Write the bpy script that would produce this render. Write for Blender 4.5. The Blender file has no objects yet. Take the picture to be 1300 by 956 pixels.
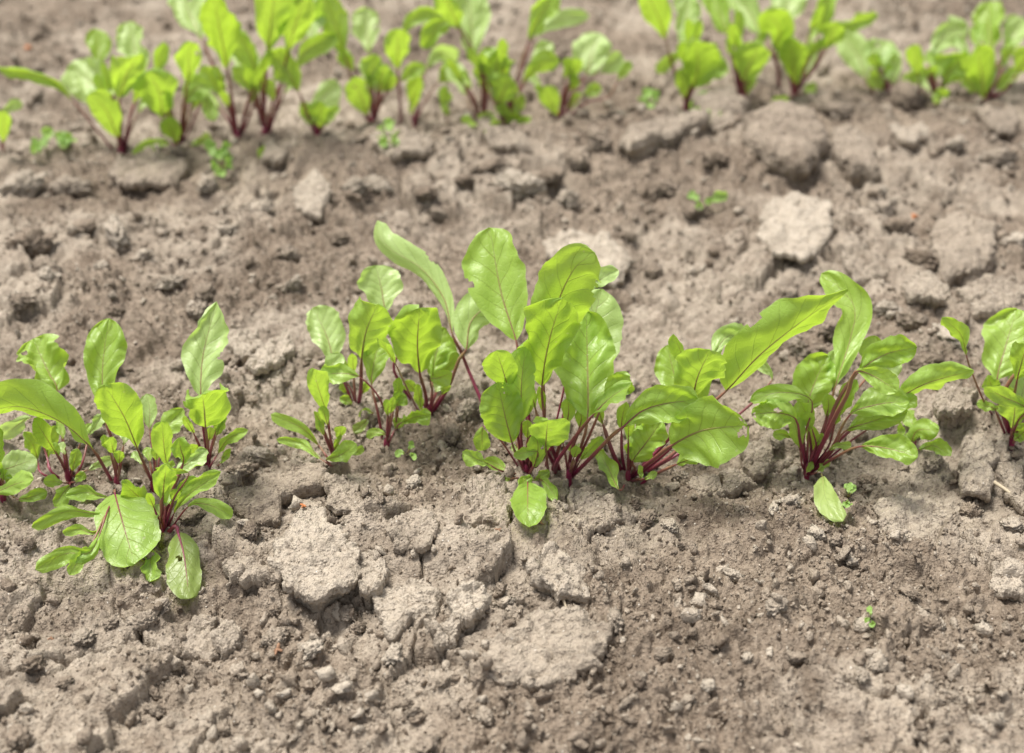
import bpy, math, random
import numpy as np
from math import radians, sin, cos, pi
from mathutils import Vector

random.seed(7)
RNG = np.random.default_rng(7)
scene = bpy.context.scene
COL = scene.collection

# ------------------------------------------------------------------ camera
CAM_H, PITCH, FPX = 0.51, radians(31.0), 1786.0
CAM = np.array([0.0, 0.0, CAM_H])
cd = bpy.data.cameras.new('camera')
cd.sensor_width = 36.0
cd.lens = 36.0 * FPX / 1300.0
cd.clip_start, cd.clip_end = 0.01, 2000.0
cd.dof.use_dof = True
cd.dof.focus_distance = 0.825
cd.dof.aperture_fstop = 5.4
cam = bpy.data.objects.new('camera', cd)
cam.location = CAM
cam.rotation_euler = (pi / 2 - PITCH, 0, 0)
COL.objects.link(cam)
scene.camera = cam

# ------------------------------------------------------------------ sky, sun, exposure
SUN_EL, SUN_AZ = radians(70), radians(-62)      # azimuth from +y (behind the plants), negative = left
w = bpy.data.worlds.new('World')
scene.world = w
w.use_nodes = True
nt = w.node_tree
bg = nt.nodes['Background']
sky = nt.nodes.new('ShaderNodeTexSky')
sky.sky_type = 'NISHITA'
sky.sun_disc = False
sky.sun_elevation = SUN_EL
sky.sun_rotation = SUN_AZ
sky.air_density, sky.dust_density, sky.ozone_density = 1.0, 3.0, 1.0
hs = nt.nodes.new('ShaderNodeHueSaturation')     # a bright overcast: the blue is mostly washed out
hs.inputs['Saturation'].default_value = 0.12
nt.links.new(sky.outputs[0], hs.inputs['Color'])
nt.links.new(hs.outputs[0], bg.inputs['Color'])
bg.inputs['Strength'].default_value = 0.088
sd = bpy.data.lights.new('sun', 'SUN')
sd.energy = 2.3
sd.angle = radians(20)
sd.color = (1.0, 0.95, 0.85)
sun = bpy.data.objects.new('sun', sd)
dv = Vector((sin(SUN_AZ) * cos(SUN_EL), cos(SUN_AZ) * cos(SUN_EL), sin(SUN_EL)))
sun.rotation_euler = dv.to_track_quat('Z', 'Y').to_euler()
COL.objects.link(sun)
vs = scene.view_settings
vs.view_transform, vs.look, vs.gamma, vs.exposure = 'Standard', 'None', 1.0, 1.25
scene.cycles.max_bounces = 8
scene.cycles.use_denoising = True

# ------------------------------------------------------------------ picture <-> place
UP = np.array([0, sin(PITCH), cos(PITCH)])
FW = np.array([0, cos(PITCH), -sin(PITCH)])
def ray(px, py):
    return FW + np.array([(px - 650) / FPX, 0, 0]) + UP * ((478 - py) / FPX)
def on_level(px, py, z=0.0):
    d = ray(px, py)
    return CAM + d * ((z - CAM_H) / d[2])
def on_depth(px, py, y):
    d = ray(px, py)
    return CAM + d * (y / d[1])

# ------------------------------------------------------------------ noise
def h2(ix, iy, seed):
    with np.errstate(over='ignore'):
        n = ix.astype(np.uint32) * np.uint32(374761393) + iy.astype(np.uint32) * np.uint32(668265263) + np.uint32((seed * 1442695041 + 12345) & 0xffffffff)
        n = (n ^ (n >> np.uint32(13))) * np.uint32(1274126177)
        n = (n ^ (n >> np.uint32(15))) * np.uint32(2246822519)
        n = n ^ (n >> np.uint32(16))
    return n.astype(np.float64) / 4294967295.0
def noise(x, y, seed=0):
    x0, y0 = np.floor(x), np.floor(y)
    fx, fy = x - x0, y - y0
    ix, iy = x0.astype(np.int64), y0.astype(np.int64)
    ux, uy = fx * fx * fx * (fx * (fx * 6 - 15) + 10), fy * fy * fy * (fy * (fy * 6 - 15) + 10)
    def g(a, b):
        an = h2(ix + a, iy + b, seed) * 2 * pi
        return np.cos(an) * (fx - a) + np.sin(an) * (fy - b)
    n0 = g(0, 0) * (1 - ux) + g(1, 0) * ux
    n1 = g(0, 1) * (1 - ux) + g(1, 1) * ux
    return (n0 * (1 - uy) + n1 * uy) * 1.5
def fbm(x, y, seed=0, oc=4, gain=0.5):
    s, a, f = 0, 1.0, 1.0
    for i in range(oc):
        s = s + a * noise(x * f + 17.3 * i, y * f - 9.1 * i, seed + i)
        a *= gain
        f *= 2.03
    return s
def worley(x, y, seed=0, jit=1.0):
    x0, y0 = np.floor(x), np.floor(y)
    ix, iy = x0.astype(np.int64), y0.astype(np.int64)
    f1 = np.full(x.shape, 9.0); f2 = np.full(x.shape, 9.0); idn = np.zeros(x.shape)
    dx1 = np.zeros(x.shape); dy1 = np.zeros(x.shape)
    for a in (-1, 0, 1):
        for b in (-1, 0, 1):
            cx = x0 + a + 0.5 + jit * (h2(ix + a, iy + b, seed) - 0.5)
            cy = y0 + b + 0.5 + jit * (h2(ix + a, iy + b, seed + 91) - 0.5)
            d = np.hypot(x - cx, y - cy)
            r = h2(ix + a, iy + b, seed + 177)
            c = d < f1
            f2 = np.where(c, f1, np.minimum(f2, d))
            idn = np.where(c, r, idn); dx1 = np.where(c, x - cx, dx1); dy1 = np.where(c, y - cy, dy1)
            f1 = np.where(c, d, f1)
    return f1, f2, idn, dx1, dy1
def sstep(a, b, x):
    t = np.clip((x - a) / (b - a), 0, 1)
    return t * t * (3 - 2 * t)

# ------------------------------------------------------------------ slabs of crust: outline in the photograph's pixels, thickness in cm, paleness, label
SLABS = [
 ([(365,682),(384,664),(412,656),(427,676),(454,695),(453,736),(437,750),(393,764),(365,748),(363,726),(340,717)],1.5,.85,'broad pale flat crust slab with jagged overhanging edge, largest in front of front row'),
 ([(285,712),(300,700),(340,705),(362,722),(350,727),(310,730),(290,727)],.9,.5,'narrow brown crust ledge joining the broad pale jagged slab'),
 ([(454,704),(475,703),(497,729),(484,748),(456,751)],1.1,.75,'small pale wedge of crust cracked off the broad jagged slab'),
 ([(478,754),(506,736),(540,731),(559,745),(550,767),(500,794),(481,776)],.9,.75,'pale pointed crust slab beside the wedge cracked off the broad slab'),
 ([(415,613),(456,615),(471,635),(462,657),(431,663),(415,638)],.8,.45,'grey brown crust slab below the small beet seedling with paired narrow leaves'),
 ([(593,660),(597,625),(640,615),(650,640),(645,665),(600,668)],1.1,.4,'thick brown crust block left of the oval leaf lying on soil'),
 ([(667,730),(702,700),(745,733),(745,757),(708,762),(675,746)],1.3,.7,'pale angular crust block with a root thread below the largest beet plant'),
 ([(613,822),(670,789),(718,778),(778,805),(762,843),(681,867),(616,859)],0.9,.5,'wide pale lumpy crust slab farthest out in front of the rows'),
 ([(727,633),(772,638),(786,660),(756,679),(727,668)],.8,.45,'low brown crust slab right of the oval leaf lying on soil'),
 ([(880,609),(912,603),(931,617),(902,628)],.9,.35,'small brown crust slab under the wide sideways leaf'),
 ([(1112,628),(1171,617),(1214,644),(1198,692),(1117,676)],.5,.6,'wide thin pale crust sheet right of the fallen pale seed leaf'),
 ([(1262,714),(1305,708),(1305,752),(1268,741)],.9,.75,'pale crust slab below the wide thin crust sheet'),
 ([(1229,539),(1251,535),(1270,564),(1262,608),(1226,601),(1220,583)],1.3,.55,'upright grey crust slab left of the last beet of the front row'),
 ([(1273,564),(1305,565),(1305,620),(1280,605)],1.2,.5,'grey crust block below the last beet of the front row'),
 ([(232,762),(250,750),(272,755),(274,795),(260,807),(230,795)],.9,.5,'brown crust piece under the tip of the purple veined hanging leaf'),
 ([(276,760),(302,770),(295,800),(276,805)],.9,.55,'small crust piece split from the one under the purple veined leaf'),
 ([(288,424),(327,426),(338,439),(308,451),(287,435)],1.2,.85,'pale crust chip behind the tall upright pointed leaf'),
 ([(315,468),(340,442),(365,428),(375,455),(352,470),(325,476)],1.2,.8,'pale crust lump next to the chip behind the pointed leaf'),
 ([(688,300),(720,290),(772,296),(800,320),(780,345),(740,340),(700,320)],1.1,.95,'whitish crust slab partly hidden behind the largest beet plant'),
 ([(968,272),(1004,260),(1052,268),(1056,300),(1020,336),(980,328),(966,300)],1.5,.95,'whitish rounded crust slab lying between the rows'),
 ([(948,188),(980,176),(1028,184),(1040,212),(1020,244),(980,236),(948,212)],3.0,.25,'big brown domed soil block with dark undercut between the rows'),
 ([(1056,192),(1092,196),(1112,236),(1080,238),(1052,212)],2.6,.35,'brown tilted soil block beside the big domed block'),
 ([(792,196),(888,180),(892,192),(852,208),(800,220)],1.8,.45,'long brown crust ledge below the back row'),
 ([(468,204),(512,196),(556,212),(540,220),(500,224)],1.6,.5,'thin crust slab with shadowed edge below the back row'),
 ([(608,184),(660,192),(672,208),(628,208)],1.2,.5,'small crust slab below the dark crinkled leaf of the back row'),
 ([(335,205),(379,201),(362,224),(338,224)],1.1,.5,'grey crust chip below the tallest back row plant'),
 ([(373,266),(400,240),(422,255),(408,293),(377,285)],1.0,.8,'pale crust slab between the rows behind the arching leaf'),
 ([(1184,296),(1212,284),(1260,300),(1256,336),(1204,352),(1180,320)],2.2,.4,'bulky brown soil block right of the whitish rounded slab'),
 ([(1068,324),(1100,336),(1124,348),(1084,360)],1.3,.55,'crust chip leaning below the whitish rounded slab'),
 ([(296,623),(330,607),(384,591),(415,590),(415,618),(358,635),(355,657),(318,664),(296,642)],1.5,.25,'dark brown rough soil block behind the broad pale slab'),
 ([(497,667),(540,660),(562,679),(540,711),(500,707)],.7,.55,'low cracked crust plate behind the pale pointed slab'),
 ([(575,764),(613,755),(619,777),(600,802),(578,792)],1.6,.9,'whitish angular crust block standing among brown crumbs'),
 ([(540,792),(587,795),(581,817),(556,820)],1.2,.75,'pale crust block lying below the whitish angular block'),
 ([(946,555),(975,552),(984,570),(965,588),(945,580)],1.5,.4,'brown soil block under the bitten leaf with a hole'),
 ([(913,592),(945,585),(965,600),(930,612)],1.1,.4,'brown crust chip below the wide sideways leaf'),
 ([(1188,503),(1215,498),(1238,515),(1225,537),(1190,540)],1.7,.45,'rounded grey soil block right of the long pointed leaf'),
 ([(1140,372),(1175,362),(1205,380),(1190,396),(1150,392)],1.6,.6,'grey crust block with dark crack above the long pointed leaf'),
 ([(1215,388),(1265,372),(1302,388),(1290,404),(1235,408)],1.5,.5,'long crust ledge behind the last beet of the front row'),
 ([(140,232),(190,205),(240,222),(225,244),(170,252)],1.4,.35,'low brown crust ledge below the first back row beets'),
 ([(880,158),(925,140),(945,158),(930,178),(895,180)],2.0,.45,'grey soil block below the low weed of the back row'),
 ([(1128,174),(1170,168),(1178,184),(1150,192)],1.2,.75,'pale flat chip beside the tilted soil block'),
 ([(1240,150),(1285,148),(1290,176),(1265,182)],1.7,.4,'brown soil block below the last back row beet'),
]
SLABGEO = []
for poly, th, pale, lab in SLABS:
    P = np.array([on_level(x, y, 0.008)[:2] for x, y in poly])
    SLABGEO.append((P, P.mean(0), np.ptp(P, axis=0) / 2))
TA = np.linspace(-pi, pi, 361)
def outline(P, c):
    Q = np.vstack([P, P[:1]]); L = np.r_[0, np.cumsum(np.hypot(*np.diff(Q, axis=0).T))]
    s = np.linspace(0, L[-1], 400, endpoint=False)
    O = np.stack([np.interp(s, L, Q[:, 0]), np.interp(s, L, Q[:, 1])], 1) - c
    an = np.arctan2(O[:, 1], O[:, 0]); od = np.argsort(an)
    return np.interp(TA, an[od], np.linalg.norm(O, axis=1)[od], period=2 * pi)
SLABRAD = [outline(P, c) for P, c, r in SLABGEO]
# broad relief: (px, py, half width cm, half depth cm, height cm)
MOUNDS = [(400,690,9,5,1.2),(150,770,16,5,-1.6),(330,620,6,4,.9),(960,215,14,9,1.8),(1180,230,14,10,1.0),(520,215,22,8,1.5),(800,190,12,7,1.0),
          (60,300,14,16,.8),(1200,400,14,10,1.2),(620,470,30,10,-.4),(650,600,60,5,-.7),(640,150,90,6,-.6),(700,770,12,7,.6),(1000,760,16,8,-.5),(250,330,10,10,.5),(880,380,16,12,-.5)]
MG = [(on_level(a, b)[0], on_level(a, b)[1], c / 100, d / 100, h / 100) for a, b, c, d, h in MOUNDS]
for (P, c, r), (_, th, _, _) in zip(SLABGEO, SLABS):            # the soil has settled away under the overhanging edges
    if th >= 1.0: MG.append((c[0], c[1] - r[1] * 1.25, r[0] * .9, max(r[1] * .6, .012), -.0045 * min(th, 2)))

def low_z(x, y):
    return float(relief(np.array([x]), np.array([y]))[0])
def relief(x, y):
    low = 0.010 * fbm(x * 3.5, y * 3.5, 1, 3)
    for mx, my, rx, ry, hh in MG:
        low = low + hh * np.exp(-((x - mx) / rx) ** 2 - ((y - my) / ry) ** 2)
    return low
def soil(x, y, full=True):
    """height of the soil, and how crusted it is"""
    x = np.asarray(x, float); y = np.asarray(y, float)
    far = np.hypot(x, y - 0.9)
    att = 1 - sstep(1.6, 4.0, far)
    low = relief(x, y)
    wx = x + 0.010 * fbm(x * 22, y * 22, 5, 3) + 0.0022 * fbm(x * 120, y * 120, 6, 2)
    wy = y + 0.010 * fbm(x * 22, y * 22, 8, 3) + 0.0022 * fbm(x * 120, y * 120, 9, 2)
    m = sstep(-0.22, 0.22, fbm(x * 5.5, y * 5.5, 21, 3))                   # crusted / crumbly
    f1, f2, idn, dx, dy = worley(wx / 0.052, wy / 0.052, 31)
    e = f2 - f1
    ang = idn * 40
    plate = (0.006 * (idn - 0.3) + 0.006 * (np.cos(ang) * dx + np.sin(ang) * dy)) * sstep(0, 0.07, e) - 0.0045 * (1 - sstep(0.0, 0.05, e))
    g1, g2, gid, _, _ = worley(wx / 0.021 + 3.1, wy / 0.021, 37)
    plate = plate + (0.0022 * (gid - 0.5) * sstep(0, 0.1, g2 - g1) - 0.0016 * (1 - sstep(0, 0.08, g2 - g1)))
    bump = 0
    for sc, am, sd_, dens in ((0.038, 0.010, 41, .24), (0.019, 0.0070, 51, .30), (0.0098, 0.0044, 61, .42), (0.0054, 0.0032, 71, .6), (0.0030, 0.0024, 75, .85)):
        b1, b2, bid, bx, by = worley(wx / sc + sd_, wy / sc, sd_, 0.95)
        r = np.where(bid > 1 - dens, .35 + .65 * np.clip((bid - (1 - dens)) / dens, 0, 1), 0)
        an = bid * 57
        dome = np.sqrt(np.clip(1 - (b1 / 0.66) ** 2, 0, 1))
        facet = np.clip((b2 - b1) * 3.2, 0, 1) * (1 + .8 * (np.cos(an) * bx + np.sin(an) * by))
        fk = .6 if sc < .012 else .35
        bump = bump + am * r * ((1 - fk) * dome + fk * facet)
    rough = 0.0034 * fbm(x * 70, y * 70, 81, 3) + 0.0014 * fbm(x * 300, y * 300, 85, 2)
    near_row = np.exp(-((y - ROW1) / .045) ** 2) + np.exp(-((y - ROW2) / .06) ** 2)
    bump = bump * (1 - .5 * np.clip(near_row, 0, 1))
    d = (plate * (0.45 + 1.05 * m) + bump * (1.0 - 0.68 * m) * 0.80 + rough) * att
    z = low + d
    if full:
        for (P, c, r), zc, ra in zip(SLABGEO, SLABZ, SLABRAD):
            k = (np.abs(x - c[0]) < r[0] * 1.3) & (np.abs(y - c[1]) < r[1] * 1.3)
            if not k.any(): continue
            q = np.hypot(x[k] - c[0], y[k] - c[1]) / np.interp(np.arctan2(y[k] - c[1], x[k] - c[0]), TA, ra)
            mk = 1 - sstep(0.62, 0.93, q)
            z[k] = z[k] * (1 - mk) + np.minimum(z[k], low[k] - low_z(*c) + zc - 0.004) * mk
    return z, m, low
ROW1, ROW2 = on_level(650, 600)[1], on_level(650, 150)[1]
SLABZ = []
for P, c, r in SLABGEO:
    g = np.random.default_rng(3).uniform(-1, 1, (400, 2)) * r * .8 + c
    SLABZ.append(float(np.percentile(soil(g[:, 0], g[:, 1], False)[0], 55)))
_x, _y = np.random.default_rng(5).uniform(-.3, .3, 600), np.r_[np.full(300, ROW1), np.full(300, ROW2)]
MEAN_D = float(np.mean(soil(_x, _y, False)[0] - relief(_x, _y)))
def soil_z(x, y):
    return float(soil(np.array([x]), np.array([y]))[0][0])
def low_z(x, y):
    return float(relief(np.array([x]), np.array([y]))[0])
def ground_at(px, py, lift=0.0):
    z = 0.0
    for _ in range(5):
        p = on_level(px, py, z + lift)
        z = 0.5 * z + 0.5 * (low_z(p[0], p[1]) + MEAN_D)
    return on_level(px, py, z + lift)

# ------------------------------------------------------------------ materials
def new_mat(name):
    m = bpy.data.materials.new(name)
    m.use_nodes = True
    t = m.node_tree
    return m, t, t.nodes, t.links, t.nodes['Principled BSDF']
def N(t, kind, **kw):
    n = t.nodes.new(kind)
    for k, v in kw.items():
        if k.startswith('i_'): n.inputs[k[2:]].default_value = v
        else: setattr(n, k, v)
    return n
def math_n(t, op, a, b=None, c=None, clamp=False):
    n = t.nodes.new('ShaderNodeMath'); n.operation = op; n.use_clamp = clamp
    for i, v in enumerate((a, b, c)):
        if v is None: continue
        if isinstance(v, (int, float)): n.inputs[i].default_value = v
        else: t.links.new(v, n.inputs[i])
    return n.outputs[0]
def mixc(t, f, a, b, mode='MIX'):
    n = t.nodes.new('ShaderNodeMix'); n.data_type = 'RGBA'; n.blend_type = mode
    for key, v in ((0, f), (6, a), (7, b)):
        if isinstance(v, (int, float)): n.inputs[key].default_value = v
        elif isinstance(v, tuple): n.inputs[key].default_value = (*v, 1)
        else: t.links.new(v, n.inputs[key])
    return n.outputs[2]
def ramp(t, fac, p0, p1):
    n = t.nodes.new('ShaderNodeMapRange'); n.clamp = True
    t.links.new(fac, n.inputs[0]); n.inputs[1].default_value = p0; n.inputs[2].default_value = p1
    return n.outputs[0]

def soil_material(name, pale_source, bump=1.0):
    m, t, nd, lk, bs = new_mat(name)
    pos = N(t, 'ShaderNodeNewGeometry').outputs['Position']
    def nz(sc, det=3, rough=.55):
        n = N(t, 'ShaderNodeTexNoise', i_Scale=sc, i_Detail=det, i_Roughness=rough)
        lk.new(pos, n.inputs['Vector']); return n.outputs['Fac']
    big, mid, fine, grain = nz(7, 3), nz(45, 4), nz(260, 4, .65), nz(1100, 2, .7)
    c = mixc(t, ramp(t, mid, .32, .68), (.150, .116, .088), (.270, .217, .170))
    c = mixc(t, math_n(t, 'MULTIPLY', ramp(t, big, .45, .62), .55), c, (.318, .260, .205))
    damp = N(t, 'ShaderNodeTexNoise', i_Scale=4.2, i_Detail=5.0, i_Roughness=.6); lk.new(pos, damp.inputs['Vector'])
    c = mixc(t, math_n(t, 'MULTIPLY', ramp(t, damp.outputs['Fac'], .52, .66), .55), c, (.115, .086, .065))
    if pale_source == 'attr':
        a = N(t, 'ShaderNodeAttribute', attribute_name='crust').outputs['Fac']
        a = math_n(t, 'MULTIPLY', a, ramp(t, mid, .25, .6))
        a = math_n(t, 'MULTIPLY', a, .55)
    elif pale_source == 'slab':
        a = N(t, 'ShaderNodeAttribute', attribute_type='OBJECT', attribute_name='pale').outputs['Fac']
        a = math_n(t, 'MULTIPLY', a, ramp(t, mid, .0, .5))
    else:
        a = N(t, 'ShaderNodeObjectInfo').outputs['Random']
        a = math_n(t, 'MULTIPLY', math_n(t, 'POWER', a, 1.8), .95)
    c = mixc(t, a, c, (.475, .415, .345))
    c = mixc(t, math_n(t, 'MULTIPLY', ramp(t, fine, .52, .74), .5), c, (.48, .40, .32))      # lighter mineral flecks
    c = mixc(t, math_n(t, 'MULTIPLY', ramp(t, fine, .46, .28), .55), c, (.095, .065, .047))   # dark organic flecks
    vo = N(t, 'ShaderNodeTexVoronoi', i_Scale=330.0); lk.new(pos, vo.inputs['Vector'])
    sp = ramp(t, vo.outputs['Distance'], .16, .10)
    sel = N(t, 'ShaderNodeSeparateColor'); lk.new(vo.outputs['Color'], sel.inputs[0])
    c = mixc(t, math_n(t, 'MULTIPLY', sp, math_n(t, 'GREATER_THAN', sel.outputs[0], .93)), c, (.72, .68, .62))   # grit
    lk.new(c, bs.inputs['Base Color'])
    bs.inputs['Roughness'].default_value = .95
    bs.inputs['Specular IOR Level'].default_value = .15
    vg = N(t, 'ShaderNodeTexVoronoi', i_Scale=620.0); lk.new(pos, vg.inputs['Vector'])
    gr = math_n(t, 'SUBTRACT', .6, vg.outputs['Distance'])
    vsel = N(t, 'ShaderNodeSeparateColor'); lk.new(vg.outputs['Color'], vsel.inputs[0])
    gr = math_n(t, 'MULTIPLY', gr, vsel.outputs[0])
    h = math_n(t, 'ADD', math_n(t, 'MULTIPLY', fine, .75), math_n(t, 'MULTIPLY', grain, .22))
    h = math_n(t, 'ADD', h, math_n(t, 'MULTIPLY', gr, .55))
    bp = N(t, 'ShaderNodeBump', i_Strength=1.0 * bump, i_Distance=.0034)
    lk.new(h, bp.inputs['Height']); lk.new(bp.outputs[0], bs.inputs['Normal'])
    return m
M_SOIL = soil_material('dry_soil', 'attr')
M_SLAB = soil_material('soil_crust', 'slab', 1.0)
M_CLOD = soil_material('soil_lump', 'rand', 1.0)

def leaf_material(name, dark, light, trans, red=1.0, tr=.46):
    m, t, nd, lk, bs = new_mat(name)
    uv = N(t, 'ShaderNodeUVMap', uv_map='UVMap').outputs[0]
    sx = N(t, 'ShaderNodeSeparateXYZ'); lk.new(uv, sx.inputs[0])
    u = math_n(t, 'MULTIPLY_ADD', sx.outputs[0], 2.0, -1.0)
    au = math_n(t, 'ABSOLUTE', u)
    v = sx.outputs[1]
    pos = N(t, 'ShaderNodeTexCoord').outputs['Object']
    nz = N(t, 'ShaderNodeTexNoise', i_Scale=90.0, i_Detail=4.0); lk.new(pos, nz.inputs['Vector'])
    nb = N(t, 'ShaderNodeTexNoise', i_Scale=28.0, i_Detail=2.0); lk.new(pos, nb.inputs['Vector'])
    oi = N(t, 'ShaderNodeObjectInfo').outputs['Random']
    # side veins run out and forward from the midrib
    ph = math_n(t, 'MULTIPLY', math_n(t, 'SUBTRACT', v, math_n(t, 'MULTIPLY', math_n(t, 'POWER', au, .8), .26)), 6.3)
    ph = math_n(t, 'ADD', ph, math_n(t, 'MULTIPLY', math_n(t, 'SUBTRACT', nb.outputs['Fac'], .5), .9))
    ph = math_n(t, 'ADD', ph, math_n(t, 'MULTIPLY', math_n(t, 'GREATER_THAN', u, 0.0), .42))
    fr = math_n(t, 'ABSOLUTE', math_n(t, 'SUBTRACT', math_n(t, 'FRACT', ph), .5))
    side = ramp(t, fr, .05, .01)
    side = math_n(t, 'MULTIPLY', side, ramp(t, au, .98, .55))
    mid = ramp(t, math_n(t, 'DIVIDE', au, ramp(t, v, 1.25, .2)), .06, .02)
    vo = N(t, 'ShaderNodeTexVoronoi', feature='DISTANCE_TO_EDGE', i_Scale=260.0); lk.new(pos, vo.inputs['Vector'])
    net = ramp(t, vo.outputs['Distance'], .10, .02)
    c = mixc(t, math_n(t, 'MULTIPLY_ADD', nz.outputs['Fac'], .7, math_n(t, 'MULTIPLY_ADD', oi, .6, -.15), clamp=True), dark, light)
    c = mixc(t, math_n(t, 'MULTIPLY', net, .10), c, light)
    vein = (.15, .17, .03) if red > .5 else (.20, .33, .08)
    c = mixc(t, math_n(t, 'MULTIPLY', side, .16), c, vein)
    nearm = math_n(t, 'MULTIPLY', side, ramp(t, au, .45, .1))
    if red > .5: c = mixc(t, math_n(t, 'MULTIPLY', nearm, .26), c, (.22, .03, .03))
    mc = (.20, .018, .04) if red > .5 else (.22, .36, .10)
    c = mixc(t, math_n(t, 'MULTIPLY', mid, math_n(t, 'MULTIPLY_ADD', v, -.6, .72)), c, mc)
    rim = ramp(t, au, .95, 1.0)
    c = mixc(t, math_n(t, 'MULTIPLY', rim, .45), c, (.42, .52, .24))
    # soil specks splashed on the blade
    vs_ = N(t, 'ShaderNodeTexVoronoi', i_Scale=150.0); lk.new(pos, vs_.inputs['Vector'])
    ss = N(t, 'ShaderNodeSeparateColor'); lk.new(vs_.outputs['Color'], ss.inputs[0])
    spk = math_n(t, 'MULTIPLY', ramp(t, vs_.outputs['Distance'], .17, .08), math_n(t, 'GREATER_THAN', ss.outputs[1], .9))
    c = mixc(t, math_n(t, 'MULTIPLY', spk, .45), c, (.5, .45, .36))
    lk.new(c, bs.inputs['Base Color'])
    bs.inputs['Roughness'].default_value = .40
    bs.inputs['Specular IOR Level'].default_value = .65
    h = math_n(t, 'SUBTRACT', math_n(t, 'MULTIPLY', nz.outputs['Fac'], .6), math_n(t, 'ADD', math_n(t, 'MULTIPLY', side, .5), math_n(t, 'MULTIPLY', net, .12)))
    bp = N(t, 'ShaderNodeBump', i_Strength=.42, i_Distance=.0018); lk.new(h, bp.inputs['Height'])
    lk.new(bp.outputs[0], bs.inputs['Normal'])
    tb = N(t, 'ShaderNodeBsdfTranslucent')
    tc = mixc(t, .35, c, trans, 'MIX')
    tc = mixc(t, math_n(t, 'MULTIPLY', math_n(t, 'MAXIMUM', math_n(t, 'MULTIPLY', side, .35), math_n(t, 'MULTIPLY', mid, .8)), 1.0), mixc(t, .75, c, trans), c)
    lk.new(tc, tb.inputs['Color']); lk.new(bp.outputs[0], tb.inputs['Normal'])
    ms = N(t, 'ShaderNodeMixShader', i_Fac=tr)
    lk.new(bs.outputs[0], ms.inputs[1]); lk.new(tb.outputs[0], ms.inputs[2])
    lk.new(ms.outputs[0], nd['Material Output'].inputs['Surface'])
    return m
M_LEAF = leaf_material('beet_leaf', (.245, .40, .055), (.38, .555, .125), (.53, .76, .04))
M_PALE = leaf_material('beet_leaf_skylit', (.37, .53, .17), (.54, .69, .31), (.54, .76, .11))  # paler copy for leaves leaning back: sky sheen painted into the green
M_OLD = leaf_material('old_leaf', (.21, .31, .06), (.31, .40, .11), (.38, .50, .06))
M_WEED = leaf_material('weed_leaf', (.24, .42, .10), (.36, .54, .17), (.46, .68, .09), red=0)
M_YEL = leaf_material('yellowed_leaf', (.34, .47, .13), (.46, .58, .20), (.52, .66, .12), red=0)

def stalk_material(name, base, tip):
    m, t, nd, lk, bs = new_mat(name)
    a = N(t, 'ShaderNodeAttribute', attribute_name='fade').outputs['Fac']
    pos = N(t, 'ShaderNodeTexCoord').outputs['Object']
    nz = N(t, 'ShaderNodeTexNoise', i_Scale=140.0, i_Detail=3.0); lk.new(pos, nz.inputs['Vector'])
    c = mixc(t, ramp(t, nz.outputs['Fac'], .3, .7), base, tuple(min(1, k * 1.7) for k in base))
    oi = N(t, 'ShaderNodeObjectInfo').outputs['Random']
    c = mixc(t, math_n(t, 'MULTIPLY', oi, .25), c, (.25, .06, .055))
    c = mixc(t, a, c, tip)
    lk.new(c, bs.inputs['Base Color'])
    bs.inputs['Roughness'].default_value = .38
    bs.inputs['Subsurface Weight'].default_value = .15
    bs.inputs['Subsurface Radius'].default_value = (.004, .001, .001)
    bs.inputs['Subsurface Scale'].default_value = .5
    bp = N(t, 'ShaderNodeBump', i_Strength=.3, i_Distance=.0006); lk.new(nz.outputs['Fac'], bp.inputs['Height'])
    lk.new(bp.outputs[0], bs.inputs['Normal'])
    return m
M_STALK = stalk_material('beet_stalk', (.135, .009, .042), (.30, .33, .09))
M_GSTALK = stalk_material('green_stalk', (.24, .20, .08), (.24, .34, .09))

# ------------------------------------------------------------------ mesh helpers
def unit(a): return a / np.maximum(np.linalg.norm(a, axis=-1, keepdims=True), 1e-9)
def mesh_from(name, verts, quads, mat, uvs=None, attrs=None, smooth=True):
    verts = np.asarray(verts, np.float32); quads = np.asarray(quads, np.int32)
    me = bpy.data.meshes.new(name)
    k = quads.shape[1]
    me.vertices.add(len(verts)); me.vertices.foreach_set('co', verts.ravel())
    me.loops.add(quads.size); me.loops.foreach_set('vertex_index', quads.ravel())
    me.polygons.add(len(quads))
    me.polygons.foreach_set('loop_start', np.arange(0, quads.size, k, dtype=np.int32))
    if smooth: me.polygons.foreach_set('use_smooth', np.ones(len(quads), bool))
    if uvs is not None:
        l = me.uv_layers.new(name='UVMap')
        l.data.foreach_set('uv', np.asarray(uvs, np.float32)[quads.ravel()].ravel())
    for an, av in (attrs or {}).items():
        at = me.attributes.new(an, 'FLOAT', 'POINT'); at.data.foreach_set('value', np.asarray(av, np.float32))
    me.materials.append(mat)
    me.update(calc_edges=True)
    me.validate()
    return me
def link(name, me, parent=None, loc=(0, 0, 0)):
    o = bpy.data.objects.new(name, me)
    COL.objects.link(o)
    o.location = loc
    if parent is not None: o.parent = parent
    return o
def grid_quads(nr, nc, wrap=False):
    r = np.arange(nr - 1)[:, None]; c = np.arange(nc if wrap else nc - 1)[None, :]
    a = r * nc + c; b = r * nc + (c + 1) % nc
    return np.stack([a, b, b + nc, a + nc], -1).reshape(-1, 4)

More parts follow.
